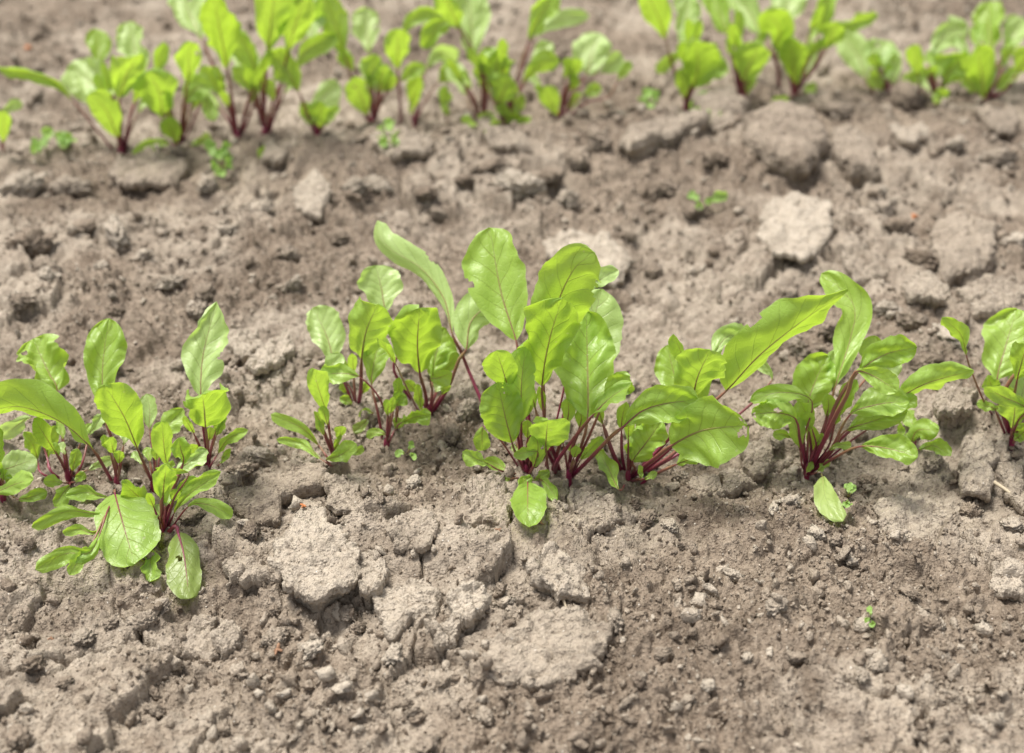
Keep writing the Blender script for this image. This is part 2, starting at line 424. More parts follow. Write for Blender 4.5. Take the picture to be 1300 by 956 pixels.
# ------------------------------------------------------------------ ground: one sheet out to the horizon, finest where the rows stand
def build_ground():
    nu = 800
    u = np.linspace(-1.22, 1.22, nu)
    mid_ = np.arange(1.228, 2.2, .0075)
    out = 2.2 * 1.15 ** np.arange(0, 42)
    u = np.concatenate([-out[::-1], -mid_[::-1], u, mid_, out])
    # rows spaced evenly as a walker's eye sees them, then ever wider
    dep = np.linspace(radians(51), radians(13.5), 690)
    y = CAM_H / np.tan(dep)
    y = np.concatenate([[-400, -60, -12, -5, -2.5, -1.3, -.6, -.25, 0, .12, .2, .27, .32, .36, .39], y, y[-1] * 1.045 ** np.arange(1, 130)])
    hw = 0.10 + 0.31 * np.maximum(y, .2)
    X = u[None, :] * hw[:, None]; Y = np.repeat(y[:, None], len(u), 1)
    z, m, low = soil(X.ravel(), Y.ravel())
    V = np.stack([X.ravel(), Y.ravel(), z], 1)
    me = mesh_from('soil', V, grid_quads(len(y), len(u)), M_SOIL, attrs={'crust': m})
    o = link('ground', me)
    o['kind'] = 'structure'
    o['label'] = 'dry brown crumbly soil of the vegetable bed'
    return o
build_ground()

# ------------------------------------------------------------------ crust slabs
def build_slab(i, poly, th, pale, label):
    P, c, r = SLABGEO[i]
    # the outline as a radius round the centre, made ragged
    ta, ra = TA, SLABRAD[i].copy()
    ox, oy = c[0] + ra * np.cos(ta), c[1] + ra * np.sin(ta)
    ra = ra * 1.04 + .0040 * fbm(ox * 48, oy * 48, 100 + i, 3, .55) + .0016 * fbm(ox * 190, oy * 190, 140 + i, 3, .6)
    ra[-1] = ra[0]
    block = th > 1.7
    th = th / 100 * (.55 if block else .62)
    rim = th if block else min(th, .0060)
    z0 = SLABZ[i]
    tilt = RNG.normal(0, .05, 2) + np.array([0, .04])
    def surf(X, Y, f):
        top = th + (X - c[0]) * tilt[0] + (Y - c[1]) * tilt[1] + 0.0036 * fbm(X * 38, Y * 38, 200 + i, 3) + 0.0016 * fbm(X * 170, Y * 170, 230 + i, 3, .6)
        w1, w2, wid, _, _ = worley(X / .0050, Y / .0050, 300 + i)
        top = top + 0.0014 * np.sqrt(np.clip(1 - (w1 / .6) ** 2, 0, 1)) * (wid > .5)
        w1, w2, wid, _, _ = worley(X / .019 + .15 * noise(X * 200, Y * 200, 9), Y / .019, 340 + i)
        top = top + .0034 * (wid - .5) * sstep(0, .2, w2 - w1) - .0026 * (1 - sstep(0, .05, w2 - w1))
        return top + th * .35 * (1 - f * f) * (1 if block else .2) - .0016 * sstep(.90, 1, f)
    n = 53
    g = np.linspace(-1, 1, n)
    gx, gy = np.meshgrid(g, g)
    dx, dy = gx * np.sqrt(1 - gy * gy / 2), gy * np.sqrt(1 - gx * gx / 2)      # square to disc: even cells
    f = np.hypot(dx, dy).ravel(); A = np.arctan2(dy, dx).ravel()
    R_ = np.interp(A, ta, ra)
    X, Y = c[0] + f * R_ * np.cos(A), c[1] + f * R_ * np.sin(A)
    V = [np.stack([X - c[0], Y - c[1], surf(X, Y, f)], 1)]
    F = [grid_quads(n, n)]
    idx = np.arange(n * n).reshape(n, n)
    loop = np.concatenate([idx[0, :-1], idx[:-1, -1], idx[-1, :0:-1], idx[:0:-1, 0]])
    E = V[0][loop]; m = len(loop)
    ed = unit(E * np.array([1, 1, 0]))
    prev, cnt = loop, n * n
    skirt = ((1.0, .22), (1.004, .5), (.99, .8), (.955, 1.02), (.87, 1.15), (.76, 1.5), (.66, 4.5))
    if block: skirt = ((1.015, .12), (1.035, .25), (1.05, .4), (1.058, .55), (1.055, .7), (1.04, .85), (1.01, 1.0), (.97, 1.2), (.9, 1.9))
    for sc, dz in skirt:
        j = (.0028 if block else .0010) * fbm(E[:, 0] * 110 + dz * 2.6, E[:, 1] * 110 + dz * 3.1, 270 + i, 3, .6)
        W = E * np.array([sc, sc, 1]) + ed * j[:, None]
        W[:, 2] = E[:, 2] - rim * dz + (.002 if block else .0008) * fbm(E[:, 0] * 150, E[:, 1] * 150 + dz * 3, 280 + i, 2)
        V.append(W); cur = np.arange(cnt, cnt + m); cnt += m
        F.append(np.stack([prev, cur, np.roll(cur, -1), np.roll(prev, -1)], 1)); prev = cur
    me = mesh_from('crust_piece', np.concatenate(V), np.concatenate(F), M_SLAB)
    o = link('crust_piece', me, loc=(c[0], c[1], z0))
    o['label'] = label; o['category'] = 'soil crust'; o['pale'] = pale
    o['group'] = 'pieces of dried soil crust'
for i, a in enumerate(SLABS): build_slab(i, *a)

# ------------------------------------------------------------------ lumps
def ico(sub):
    import bmesh
    bm = bmesh.new(); bmesh.ops.create_icosphere(bm, subdivisions=sub, radius=1)
    V = np.array([v.co[:] for v in bm.verts]); F = np.array([[v.index for v in f.verts] for f in bm.faces])
    bm.free(); return V, F
def lump_mesh(name, sub, seed, mat, rough=.10):
    V, F = ico(sub)
    rg = np.random.default_rng(seed)
    pn = rg.normal(size=(14, 3)); pn /= np.linalg.norm(pn, axis=1)[:, None]
    pd = rg.uniform(.55, .95, 14)
    dt = V @ pn.T
    r = np.where(dt > .05, pd / np.maximum(dt, .05), 9).min(1)
    r = np.minimum(r, 1.05)
    nzv = lambda f, s: noise(V[:, 0] * f + 5.1 * V[:, 2] * f * .6, V[:, 1] * f + 3.7 * V[:, 2] * f * .6, seed * 7 + s)
    r = r * (1 + rough * 1.5 * nzv(2.1, 1) + rough * 1.2 * nzv(4.7, 2) + rough * .9 * nzv(10, 3) + rough * .5 * nzv(19, 4))
    W = V * r[:, None] * np.array([1, rg.uniform(.7, .95), rg.uniform(.55, .8)])
    return mesh_from(name, W, F, mat)
CLODS = [lump_mesh('soil_clod', 4, 500 + k, M_CLOD, .26) for k in range(14)]
# clods picked out in the photograph (px, py, size px) and the rest strewn
SEEN = [(540,262,30),(320,470,40),(355,500,34),(820,660,26),(850,672,22),(805,642,18),(640,540,30),(590,535,32),(575,560,28),(705,735,20),(1150,770,22),(780,800,34),(985,790,30),
        (660,250,44),(700,235,36),(720,262,30),(590,240,28),(560,280,26),(1010,240,30),(1120,270,30),(250,400,26),(60,345,40),(40,320,46),(150,310,40),(110,300,34),(180,330,30),
        (300,605,44),(328,580,34),(290,650,34),(320,690,30),(345,670,28),(980,565,30),(1185,590,26),(1100,600,22),(905,640,26),(860,610,24),(1000,650,24),(480,810,34),(455,800,22),(530,830,40),
        (560,800,20),(610,810,24),(640,770,24),(440,780,24),(500,840,30),(350,830,30),(210,790,22),(395,845,24),(1230,330,44),(1170,340,36),(1290,320,36),(1140,300,30),(1105,370,34),(1060,430,40),
        (1010,455,32),(1155,420,34),(1200,440,40),(1180,465,34),(1125,400,28),(1075,395,26),(880,280,30),(840,250,34),(905,215,36),(860,165,36),(760,190,40),(735,215,34),(1150,140,40),(1060,150,40),
        (1210,190,30),(1265,210,34),(620,225,34),(450,260,34),(430,310,30),(330,280,34),(290,300,26),(215,370,30),(30,400,30),(90,250,40),(30,250,44),(265,250,36),(200,260,34),(360,330,30),(745,640,20),
        (480,250,34),(1195,700,24),(1230,650,26),(1270,640,30),(1285,680,26),(1080,720,18),(1060,700,20),(1035,690,22),(940,660,22),(870,700,18),(930,735,22),(905,775,20),(1100,800,22),(1180,810,24),(1240,790,24),(1010,845,26),(840,840,26),(900,830,22)]
def soft_z(x, y, rad):
    a = np.linspace(0, 6.28, 12)
    return float(np.median(soil(x + rad * .7 * np.cos(a), y + rad * .7 * np.sin(a), False)[0]))
def clod(px, py, size, label, grp, k):
    p = ground_at(px, py)
    d = np.linalg.norm(p - CAM)
    rad = size / 2 / FPX * d
    if any(((p[0] - c[0]) / (r[0] + rad)) ** 2 + ((p[1] - c[1]) / (r[1] + rad)) ** 2 < .8 for _, c, r in SLABGEO): return False
    o = link('soil_clod', CLODS[k % len(CLODS)], loc=(p[0], p[1], soft_z(p[0], p[1], rad) + rad * .36))
    s = rad * 1.12
    o.scale = (s * random.uniform(.9, 1.15), s * random.uniform(.85, 1.1), s * random.uniform(.8, 1.05))
    o.rotation_euler = (random.uniform(-.3, .3), random.uniform(-.3, .3), random.uniform(0, 6.28))
    o['label'] = label; o['category'] = 'soil clod'; o['group'] = grp
    return True
MARKS = [(80,560,'the low beet under the arching leaf'),(150,660,'the leaf hanging to the soil'),(230,700,'the purple veined hanging leaf'),(265,600,'the beet with the pointed pale leaf'),
 (425,590,'the seedling with paired seed leaves'),(480,560,'the thin beet with the flag leaf'),(400,720,'the broad jagged pale slab'),(515,765,'the pale pointed crust slab'),(620,645,'the block left of the oval leaf'),
 (705,735,'the angular crust block with a root'),(690,820,'the wide lumpy pale slab'),(755,655,'the low slab right of the oval leaf'),(597,780,'the whitish angular block'),(860,610,'the wide sideways leaf'),
 (1050,640,'the fallen pale seed leaf'),(1160,655,'the wide thin crust sheet'),(1245,575,'the upright grey crust slab'),(1285,730,'the pale slab below the thin crust sheet'),(1106,790,'the minute seedling in bare soil'),
 (310,435,'the pale chip behind the pointed leaf'),(745,320,'the whitish slab behind the largest beet'),(1010,300,'the whitish rounded slab'),(995,210,'the big domed soil block'),(1080,215,'the tilted soil block'),
 (840,200,'the long brown crust ledge'),(510,210,'the thin slab below the back row'),(360,215,'the grey chip below the back row'),(397,268,'the pale slab behind the arching leaf'),(1220,320,'the bulky brown soil block'),
 (1210,520,'the rounded grey soil block'),(1175,380,'the grey block with dark crack'),(1260,390,'the ledge behind the last front beet'),(190,230,'the ledge below the first back row beets'),(895,258,'the lone two leaved seedling'),
 (282,216,'the weed below the tall back row beet'),(60,196,'the faint seedling at the row end'),(1265,165,'the block below the last back row beet'),(640,195,'the chip below the dark crinkled leaf'),(35,66,'the pale orange scrap'),
 (265,780,'the two crust pieces under the purple veined leaf'),(66,820,'the rusty scrap in fine dark soil'),(355,845,'the reddish scrap in front'),(320,630,'the dark rough soil block'),(580,560,'the largest bushy beet'),(1060,440,'the long pointed diagonal leaf'),
 (740,160,'the slender leaning back row beet'),(1150,130,'the back row beet with drooping leaves')]
def which(px, py, size):
    m = min(MARKS, key=lambda q: (q[0] - px) ** 2 + (1.6 * (q[1] - py)) ** 2)
    return '%s lump of dry brown soil near %s' % ('small' if size < 17 else 'medium' if size < 30 else 'large', m[2]), 'lumps of dry soil'
for k, (a, b, s) in enumerate(SEEN): clod(a, b, s, *which(a, b, s), k)
n_c = 0
while n_c < 140:
    px, py = random.uniform(-20, 1320), random.uniform(-5, 960)
    pp = on_level(px, py)
    s = random.choice((11, 12, 13, 14, 15, 17, 19, 22, 26)) * (1.35 if py > 750 else 1)
    if random.random() < (0.35 if 480 < py < 620 else 1): n_c += clod(px, py, s * (.75 if py < 300 else 1), *which(px, py, s), random.randrange(99))

# crumbs: countless, one object; geometry nodes set a few crumb shapes on points of the soil
def build_crumbs(n=165000):
    src = bpy.data.collections.new('crumb_shapes')
    for k in range(10):
        src.objects.link(bpy.data.objects.new('crumb_shape', lump_mesh('crumb', 2, 800 + k, M_CLOD, .34)))
    y = .40 + (2.6 - .40) * RNG.random(n) ** 1.25
    x = RNG.uniform(-1.55, 1.55, n) * (.12 + .32 * y)
    cl = fbm(x * 12, y * 12, 400, 3)
    z, m, low = soil(x, y)
    keep = RNG.random(n) < np.clip(.62 + .7 * cl - .35 * m, .10, 1)
    for (P, c, r), ra in zip(SLABGEO, SLABRAD):
        q = (np.hypot(x - c[0], y - c[1]) / np.interp(np.arctan2(y - c[1], x - c[0]), TA, ra)) ** 2
        keep = (keep | ((q > .75) & (q < 1.5) & (RNG.random(n) < .5))) & ((q > .75) | (RNG.random(n) < .0))
    x, y, z = x[keep], y[keep], z[keep]
    n = len(x)
    s = np.minimum(.00072 * (1 - RNG.random(n)) ** -.46, .0052) * np.where(y > 1.2, 1.25, 1)
    V = np.stack([x, y, z + s * .35], 1)
    me = bpy.data.meshes.new('crumbs')
    me.vertices.add(n); me.vertices.foreach_set('co', V.astype(np.float32).ravel())
    a = me.attributes.new('size', 'FLOAT_VECTOR', 'POINT'); a.data.foreach_set('vector', (s[:, None] * RNG.uniform(.62, 1.35, (n, 3))).astype(np.float32).ravel())
    a = me.attributes.new('turn', 'FLOAT_VECTOR', 'POINT'); a.data.foreach_set('vector', RNG.uniform(0, 6.28, (n, 3)).astype(np.float32).ravel())
    me.update()
    o = link('soil_crumbs', me)
    o['kind'] = 'stuff'; o['label'] = 'loose fine brown soil crumbs covering the bed'; o['category'] = 'soil crumbs'
    g = bpy.data.node_groups.new('crumbs', 'GeometryNodeTree')
    g.interface.new_socket('Geometry', in_out='INPUT', socket_type='NodeSocketGeometry')
    g.interface.new_socket('Geometry', in_out='OUTPUT', socket_type='NodeSocketGeometry')
    gi, go = g.nodes.new('NodeGroupInput'), g.nodes.new('NodeGroupOutput')
    ci = g.nodes.new('GeometryNodeCollectionInfo'); ci.inputs[0].default_value = src; ci.inputs['Separate Children'].default_value = True
    ip = g.nodes.new('GeometryNodeInstanceOnPoints'); ip.inputs['Pick Instance'].default_value = True
    at = g.nodes.new('GeometryNodeInputNamedAttribute'); at.data_type = 'FLOAT_VECTOR'; at.inputs[0].default_value = 'size'
    ar = g.nodes.new('GeometryNodeInputNamedAttribute'); ar.data_type = 'FLOAT_VECTOR'; ar.inputs[0].default_value = 'turn'
    g.links.new(gi.outputs[0], ip.inputs['Points']); g.links.new(ci.outputs[0], ip.inputs['Instance'])
    g.links.new(at.outputs[0], ip.inputs['Scale'])
    er = g.nodes.new('FunctionNodeEulerToRotation'); g.links.new(ar.outputs[0], er.inputs[0]); g.links.new(er.outputs[0], ip.inputs['Rotation'])
    g.links.new(ip.outputs[0], go.inputs[0])
    md = o.modifiers.new('crumbs', 'NODES'); md.node_group = g
build_crumbs()

# ------------------------------------------------------------------ leaves
PROF = {'o': (1.15, .62), 'r': (.72, .5), 'c': (.85, .38), 'p': (.75, .85), 'w': (1.1, .55), 'b': (.42, .42), 'd': (.62, .95)}
def catmull(P, m=10):
    P = np.asarray(P); n = len(P)
    if n == 2: return P[0] + (P[1] - P[0]) * np.linspace(0, 1, m + 1)[:, None]
    E = np.vstack([2 * P[0] - P[1], P, 2 * P[-1] - P[-2]])
    out = []
    for i in range(n - 1):
        p0, p1, p2, p3 = E[i:i + 4]
        t = np.linspace(0, 1, m, endpoint=False)[:, None]
        out.append(.5 * (2 * p1 + (p2 - p0) * t + (2 * p0 - 5 * p1 + 4 * p2 - p3) * t ** 2 + (3 * p1 - p0 - 3 * p2 + p3) * t ** 3))
    return np.vstack(out + [P[-1:]])
def resample(C, n):
    L = np.r_[0, np.cumsum(np.linalg.norm(np.diff(C, axis=0), axis=1))]
    s = np.linspace(0, L[-1], n)
    return np.stack([np.interp(s, L, C[:, k]) for k in range(3)], 1), L[-1]

LEAFN = [0]
FRONT, REAR = 'beet plants of the front row', 'beet plants of the back row'
def add_leaf(plant, base, bpx, spec, weed=False):
    kind, stem, blade, wpx, op = (list(spec) + [{}])[:5]
    wpx = wpx * (.97 if bpx[1] > 300 else .9)
    LEAFN[0] += 1
    lid = LEAFN[0]
    rg = np.random.default_rng(1000 + lid)
    px = [(bpx[0] + rg.uniform(-3, 3), bpx[1] + rg.uniform(-1.5, 1.5))] + list(stem) + list(blade)
    if 'from' in op: px[0] = op['from']
    nb = len(blade)
    ppm = FPX / np.linalg.norm(base - CAM)
    A = np.array(px, float)
    seg = np.hypot(*np.diff(A, axis=0).T) / ppm
    cum = np.r_[0, np.cumsum(seg)]
    jl = cum[len(px) - nb]; bl = cum[-1] - jl
    k = {'u': (.12, .68), 's': (-.10, -.6), 'n': (0, .05), 'g': (0, 0), 'f': (-.3, -.5)}[kind]
    dt = op.get('dt', 0) / 100
    tj = k[0] * jl + dt; tt = tj + k[1] * bl + op.get('tt', 0) / 100
    pts = []
    for q, (a, b) in enumerate(px):
        if q == 0:
            pts.append(np.array(ground_at(a, b, -.006))); continue
        t = tj * cum[q] / max(jl, 1e-6) if cum[q] <= jl else tj + (tt - tj) * (cum[q] - jl) / max(bl, 1e-6)
        p = on_depth(a, b, base[1] + t)
        lift = op.get('z', .6) / 100 + .003
        gz = low_z(p[0], p[1]) + lift
        if p[2] < gz or (kind == 'g' and q >= len(px) - nb):
            p = ground_at(a, b, lift * (1 if q < len(px) - 1 or kind != 'g' else .7))
        pts.append(p)
    pts = np.array(pts)
    nj = len(px) - nb
    C = catmull(pts, 12)
    Cs, Cb = C[:nj * 12 + 1], C[nj * 12:]
    big = wpx > 30
    NV = 34 if big else 20
    NH = 9 if big else 5
    B, Lb = resample(Cb, NV + 1)
    T = unit(np.gradient(B, axis=0))
    view = unit(CAM - B)
    n = unit(view - (view * T).sum(1, keepdims=True) * T)
    b = np.cross(T, n)
    s = np.linspace(0, 1, NV + 1)
    a_, b_ = PROF[op.get('pf', 'o')]
    sm = a_ / (a_ + b_)
    W = (np.maximum(s, 0) ** a_ * (1 - s) ** b_) / (sm ** a_ * (1 - sm) ** b_)
    W = np.maximum(W, .03) if op.get('pf') != 'b' else np.maximum(W, .08)
    wm = wpx / FPX * np.linalg.norm(pts[nj:].mean(0) - CAM) / 2
    roll = radians(op.get('r', rg.uniform(-14, 14))) + radians(op.get('tw', rg.uniform(-32, 32))) * (s - .5)
    cup = radians(op.get('c', rg.uniform(4, 32) * (1 if kind != 's' else -.5)))
    ph = rg.uniform(0, 6.28, 8)
    crinkle = op.get('k', rg.uniform(.6, 1.6))
    verts = np.zeros((NV + 1, 2 * NH + 1, 3))
    verts[:, NH] = B
    uv = np.zeros((NV + 1, 2 * NH + 1, 2)); uv[:, :, 1] = s[:, None]
    lop = rg.uniform(-.16, .16)
    curl = rg.uniform(-.5, .9) * rg.random(2) * (1 if 'c' not in op else .4)
    for sgn in (1, -1):
        pos = B.copy()
        edge = W * wm * (1 + sgn * lop) * (1 + .045 * np.sin(s * 8 + ph[0] + sgn) + .025 * np.sin(s * 21 + ph[1] * sgn) + .013 * np.sin(s * 47 + ph[7]) + .010 * rg.normal(size=NV + 1))
        for j in range(1, NH + 1):
            q = j / NH
            ang = cup * (.35 + 1.1 * q) + sgn * roll + curl[0 if sgn > 0 else 1] * 1.5 * max(0, q - .55) / .45 * sstep(.1, .5, s)
            dirv = (sgn * b) * np.cos(ang)[:, None] + n * np.sin(ang)[:, None]
            nor = n * np.cos(ang)[:, None] - (sgn * b) * np.sin(ang)[:, None]
            pos = pos + dirv * (edge / NH)[:, None]
            wave = crinkle * wm * (.10 * np.sin(3.2 * sgn * q + s * 6 + ph[5]) * q + .08 * np.sin(5.5 * sgn * q - s * 10 + ph[6]) * min(1, 2 * q) + .11 * q ** 2 * np.sin(s * 14 + ph[2] + sgn * 1.3) + .055 * q ** 2.5 * np.sin(s * 27 + ph[3] * sgn + 2 * np.sin(s * 9)) + .05 * q * np.sin(s * 7 + ph[4]))
            vp = (s - .26 * q ** .8) * 6.3 + (.42 if sgn > 0 else 0)
            puck = crinkle * wm * .055 * np.abs(np.sin(pi * (vp + .5))) * np.sin(pi * min(q, .98)) ** .6
            verts[:, NH + sgn * j] = pos + nor * ((wave + puck) * sstep(0, .15, s) * sstep(0, .2, 1 - s + .08))[:, None]
            uv[:, NH + sgn * j, 0] = sgn * q
    uv[:, :, 0] = uv[:, :, 0] * .5 + .5
    V = verts.reshape(-1, 3)
    # nothing sinks into the soil
    gz = soil(V[:, 0], V[:, 1])[0] + .0015
    lack = np.maximum(gz - V[:, 2], 0).reshape(NV + 1, -1).max(1)
    pk = np.convolve(np.pad(lack, 4, mode='edge'), np.ones(9) / 9, 'valid')
    lift_ = np.maximum(pk, lack * .6)
    lift_ = np.convolve(np.pad(lift_, 2, mode='edge'), np.ones(5) / 5, 'valid') * sstep(0, .12, s + .02)
    V[:, 2] += np.repeat(lift_, 2 * NH + 1)
    B = B + np.stack([0 * lift_, 0 * lift_, lift_], 1)
    mat = op.get('m') or (M_WEED if weed else M_PALE if (kind == 'u' and rg.random() < .75) else M_LEAF)
    Q = grid_quads(NV + 1, 2 * NH + 1)
    bites = list(op.get('bite', ()))
    if big and not weed and rg.random() < .22: bites.append((rg.uniform(-.7, .7), rg.uniform(.35, .8), .13, .045))
    if big and not weed and rg.random() < .22: bites.append((rg.choice([-1, 1]), rg.uniform(.4, .9), .2, .05))
    for u0, s0, ru, rs in bites:                       # eaten away
        fc = uv.reshape(-1, 2)[Q].mean(1)
        Q = Q[((fc[:, 0] * 2 - 1 - u0) / ru) ** 2 + ((fc[:, 1] - s0) / rs) ** 2 > 1 + .35 * np.sin(fc[:, 1] * 60 + fc[:, 0] * 25)]
    me = mesh_from('leaf', V - base, Q, mat, uv.reshape(-1, 2))
    leaf = link('leaf', me, plant)
    # stalk running on as the midrib
    S, Ls = resample(Cs, max(6, int(4 + len(Cs) / 3)))
    nm = int(NV * .86)
    path = np.vstack([S[:-1], B[:nm]])
    tn = np.vstack([np.zeros((len(S) - 1, 3)), n[:nm]])
    r0 = op.get('sr', (2.1 if big else 1.5)) * .74 / ppm * (.7 if weed else 1)
    f = np.linspace(0, 1, len(S) - 1, endpoint=False) if Ls > 1e-4 else np.zeros(len(S) - 1)
    rad = np.concatenate([r0 * (1.28 - .28 * f), r0 * (.66 - .58 * (s[:nm] / s[nm - 1]) ** .7) * (1 if big else .8) * (.75 if kind == 'u' else 1)])
    Tn = unit(np.gradient(path, axis=0))
    ref = np.array([.31, -.9, .2])
    e1 = unit(np.cross(Tn, ref)); e2 = np.cross(Tn, e1)
    th = np.linspace(0, 2 * pi, 8, endpoint=False)
    tv = path[:, None, :] + rad[:, None, None] * (np.cos(th)[None, :, None] * e1[:, None, :] + np.sin(th)[None, :, None] * e2[:, None, :])
    fade = np.concatenate([rg.uniform(.1, .6) * f ** 2.5, np.clip(.25 + 1.1 * s[:nm], 0, 1) if not op.get('mr') and (kind == 'u' or rg.random() < .35) else .12 * s[:nm] if op.get('mr') else np.clip(.1 + .55 * s[:nm], 0, 1)])
    sm_ = mesh_from('stalk', tv.reshape(-1, 3) - base, grid_quads(len(path), 8, True), M_GSTALK if weed else M_STALK, attrs={'fade': np.repeat(fade, 8)})
    link('stalk', sm_, leaf)

def add_plant(name, label, cat, group, bpx, leaves, weed=False):
    base = np.array(ground_at(*bpx))
    e = bpy.data.objects.new(name, None); e.empty_display_size = .02
    COL.objects.link(e); e.location = base
    e['label'] = label; e['category'] = cat; e['group'] = group
    leaves = list(leaves)
    if cat == 'beet plant' and len(leaves) > 3:                    # young thin stalked leaves in the heart of the plant
        rp = random.Random(int(bpx[0] * 7 + bpx[1]))
        top = min(p_[1] for l in leaves for p_ in l[2])
        H = min(bpx[1] - top, 150) * (.42 if group == FRONT else .62)
        for _ in range(4 if group == FRONT else 6):
            dx, hh = rp.uniform(-.42, .42) * H, H * rp.uniform(.55, 1.1)
            x, y = bpx
            leaves.append((rp.choice('uns'), [(x + dx * .25, y - hh * .4)], [(x + dx * .65, y - hh * .8), (x + dx * .9, y - hh), (x + dx * 1.2, y - hh * 1.2)], rp.uniform(10, 17), {'dt': rp.uniform(-.6, 1.2), 'sr': rp.uniform(1.5, 2.1)}))
    for l in leaves: add_leaf(e, base, bpx, l, weed)
    if cat == 'beet plant':                                        # the purple neck of the young root
        th = np.linspace(0, 2 * pi, 14, endpoint=False); k = np.linalg.norm(base - CAM) / FPX * min(1, .4 + len(leaves) / 12)
        V = [np.stack([rr * k * np.cos(th) * (1 + .1 * np.sin(3 * th + q)), rr * k * np.sin(th), np.full(14, zz * k)], 1) for q, (rr, zz) in enumerate(((2.6, -16), (3.5, -6), (3.7, 3), (3.6, 10), (2.6, 17), (.3, 21)))]
        link('root_neck', mesh_from('root_neck', np.concatenate(V), grid_quads(6, 14, True), M_STALK, attrs={'fade': np.zeros(84)}), e)
    return e

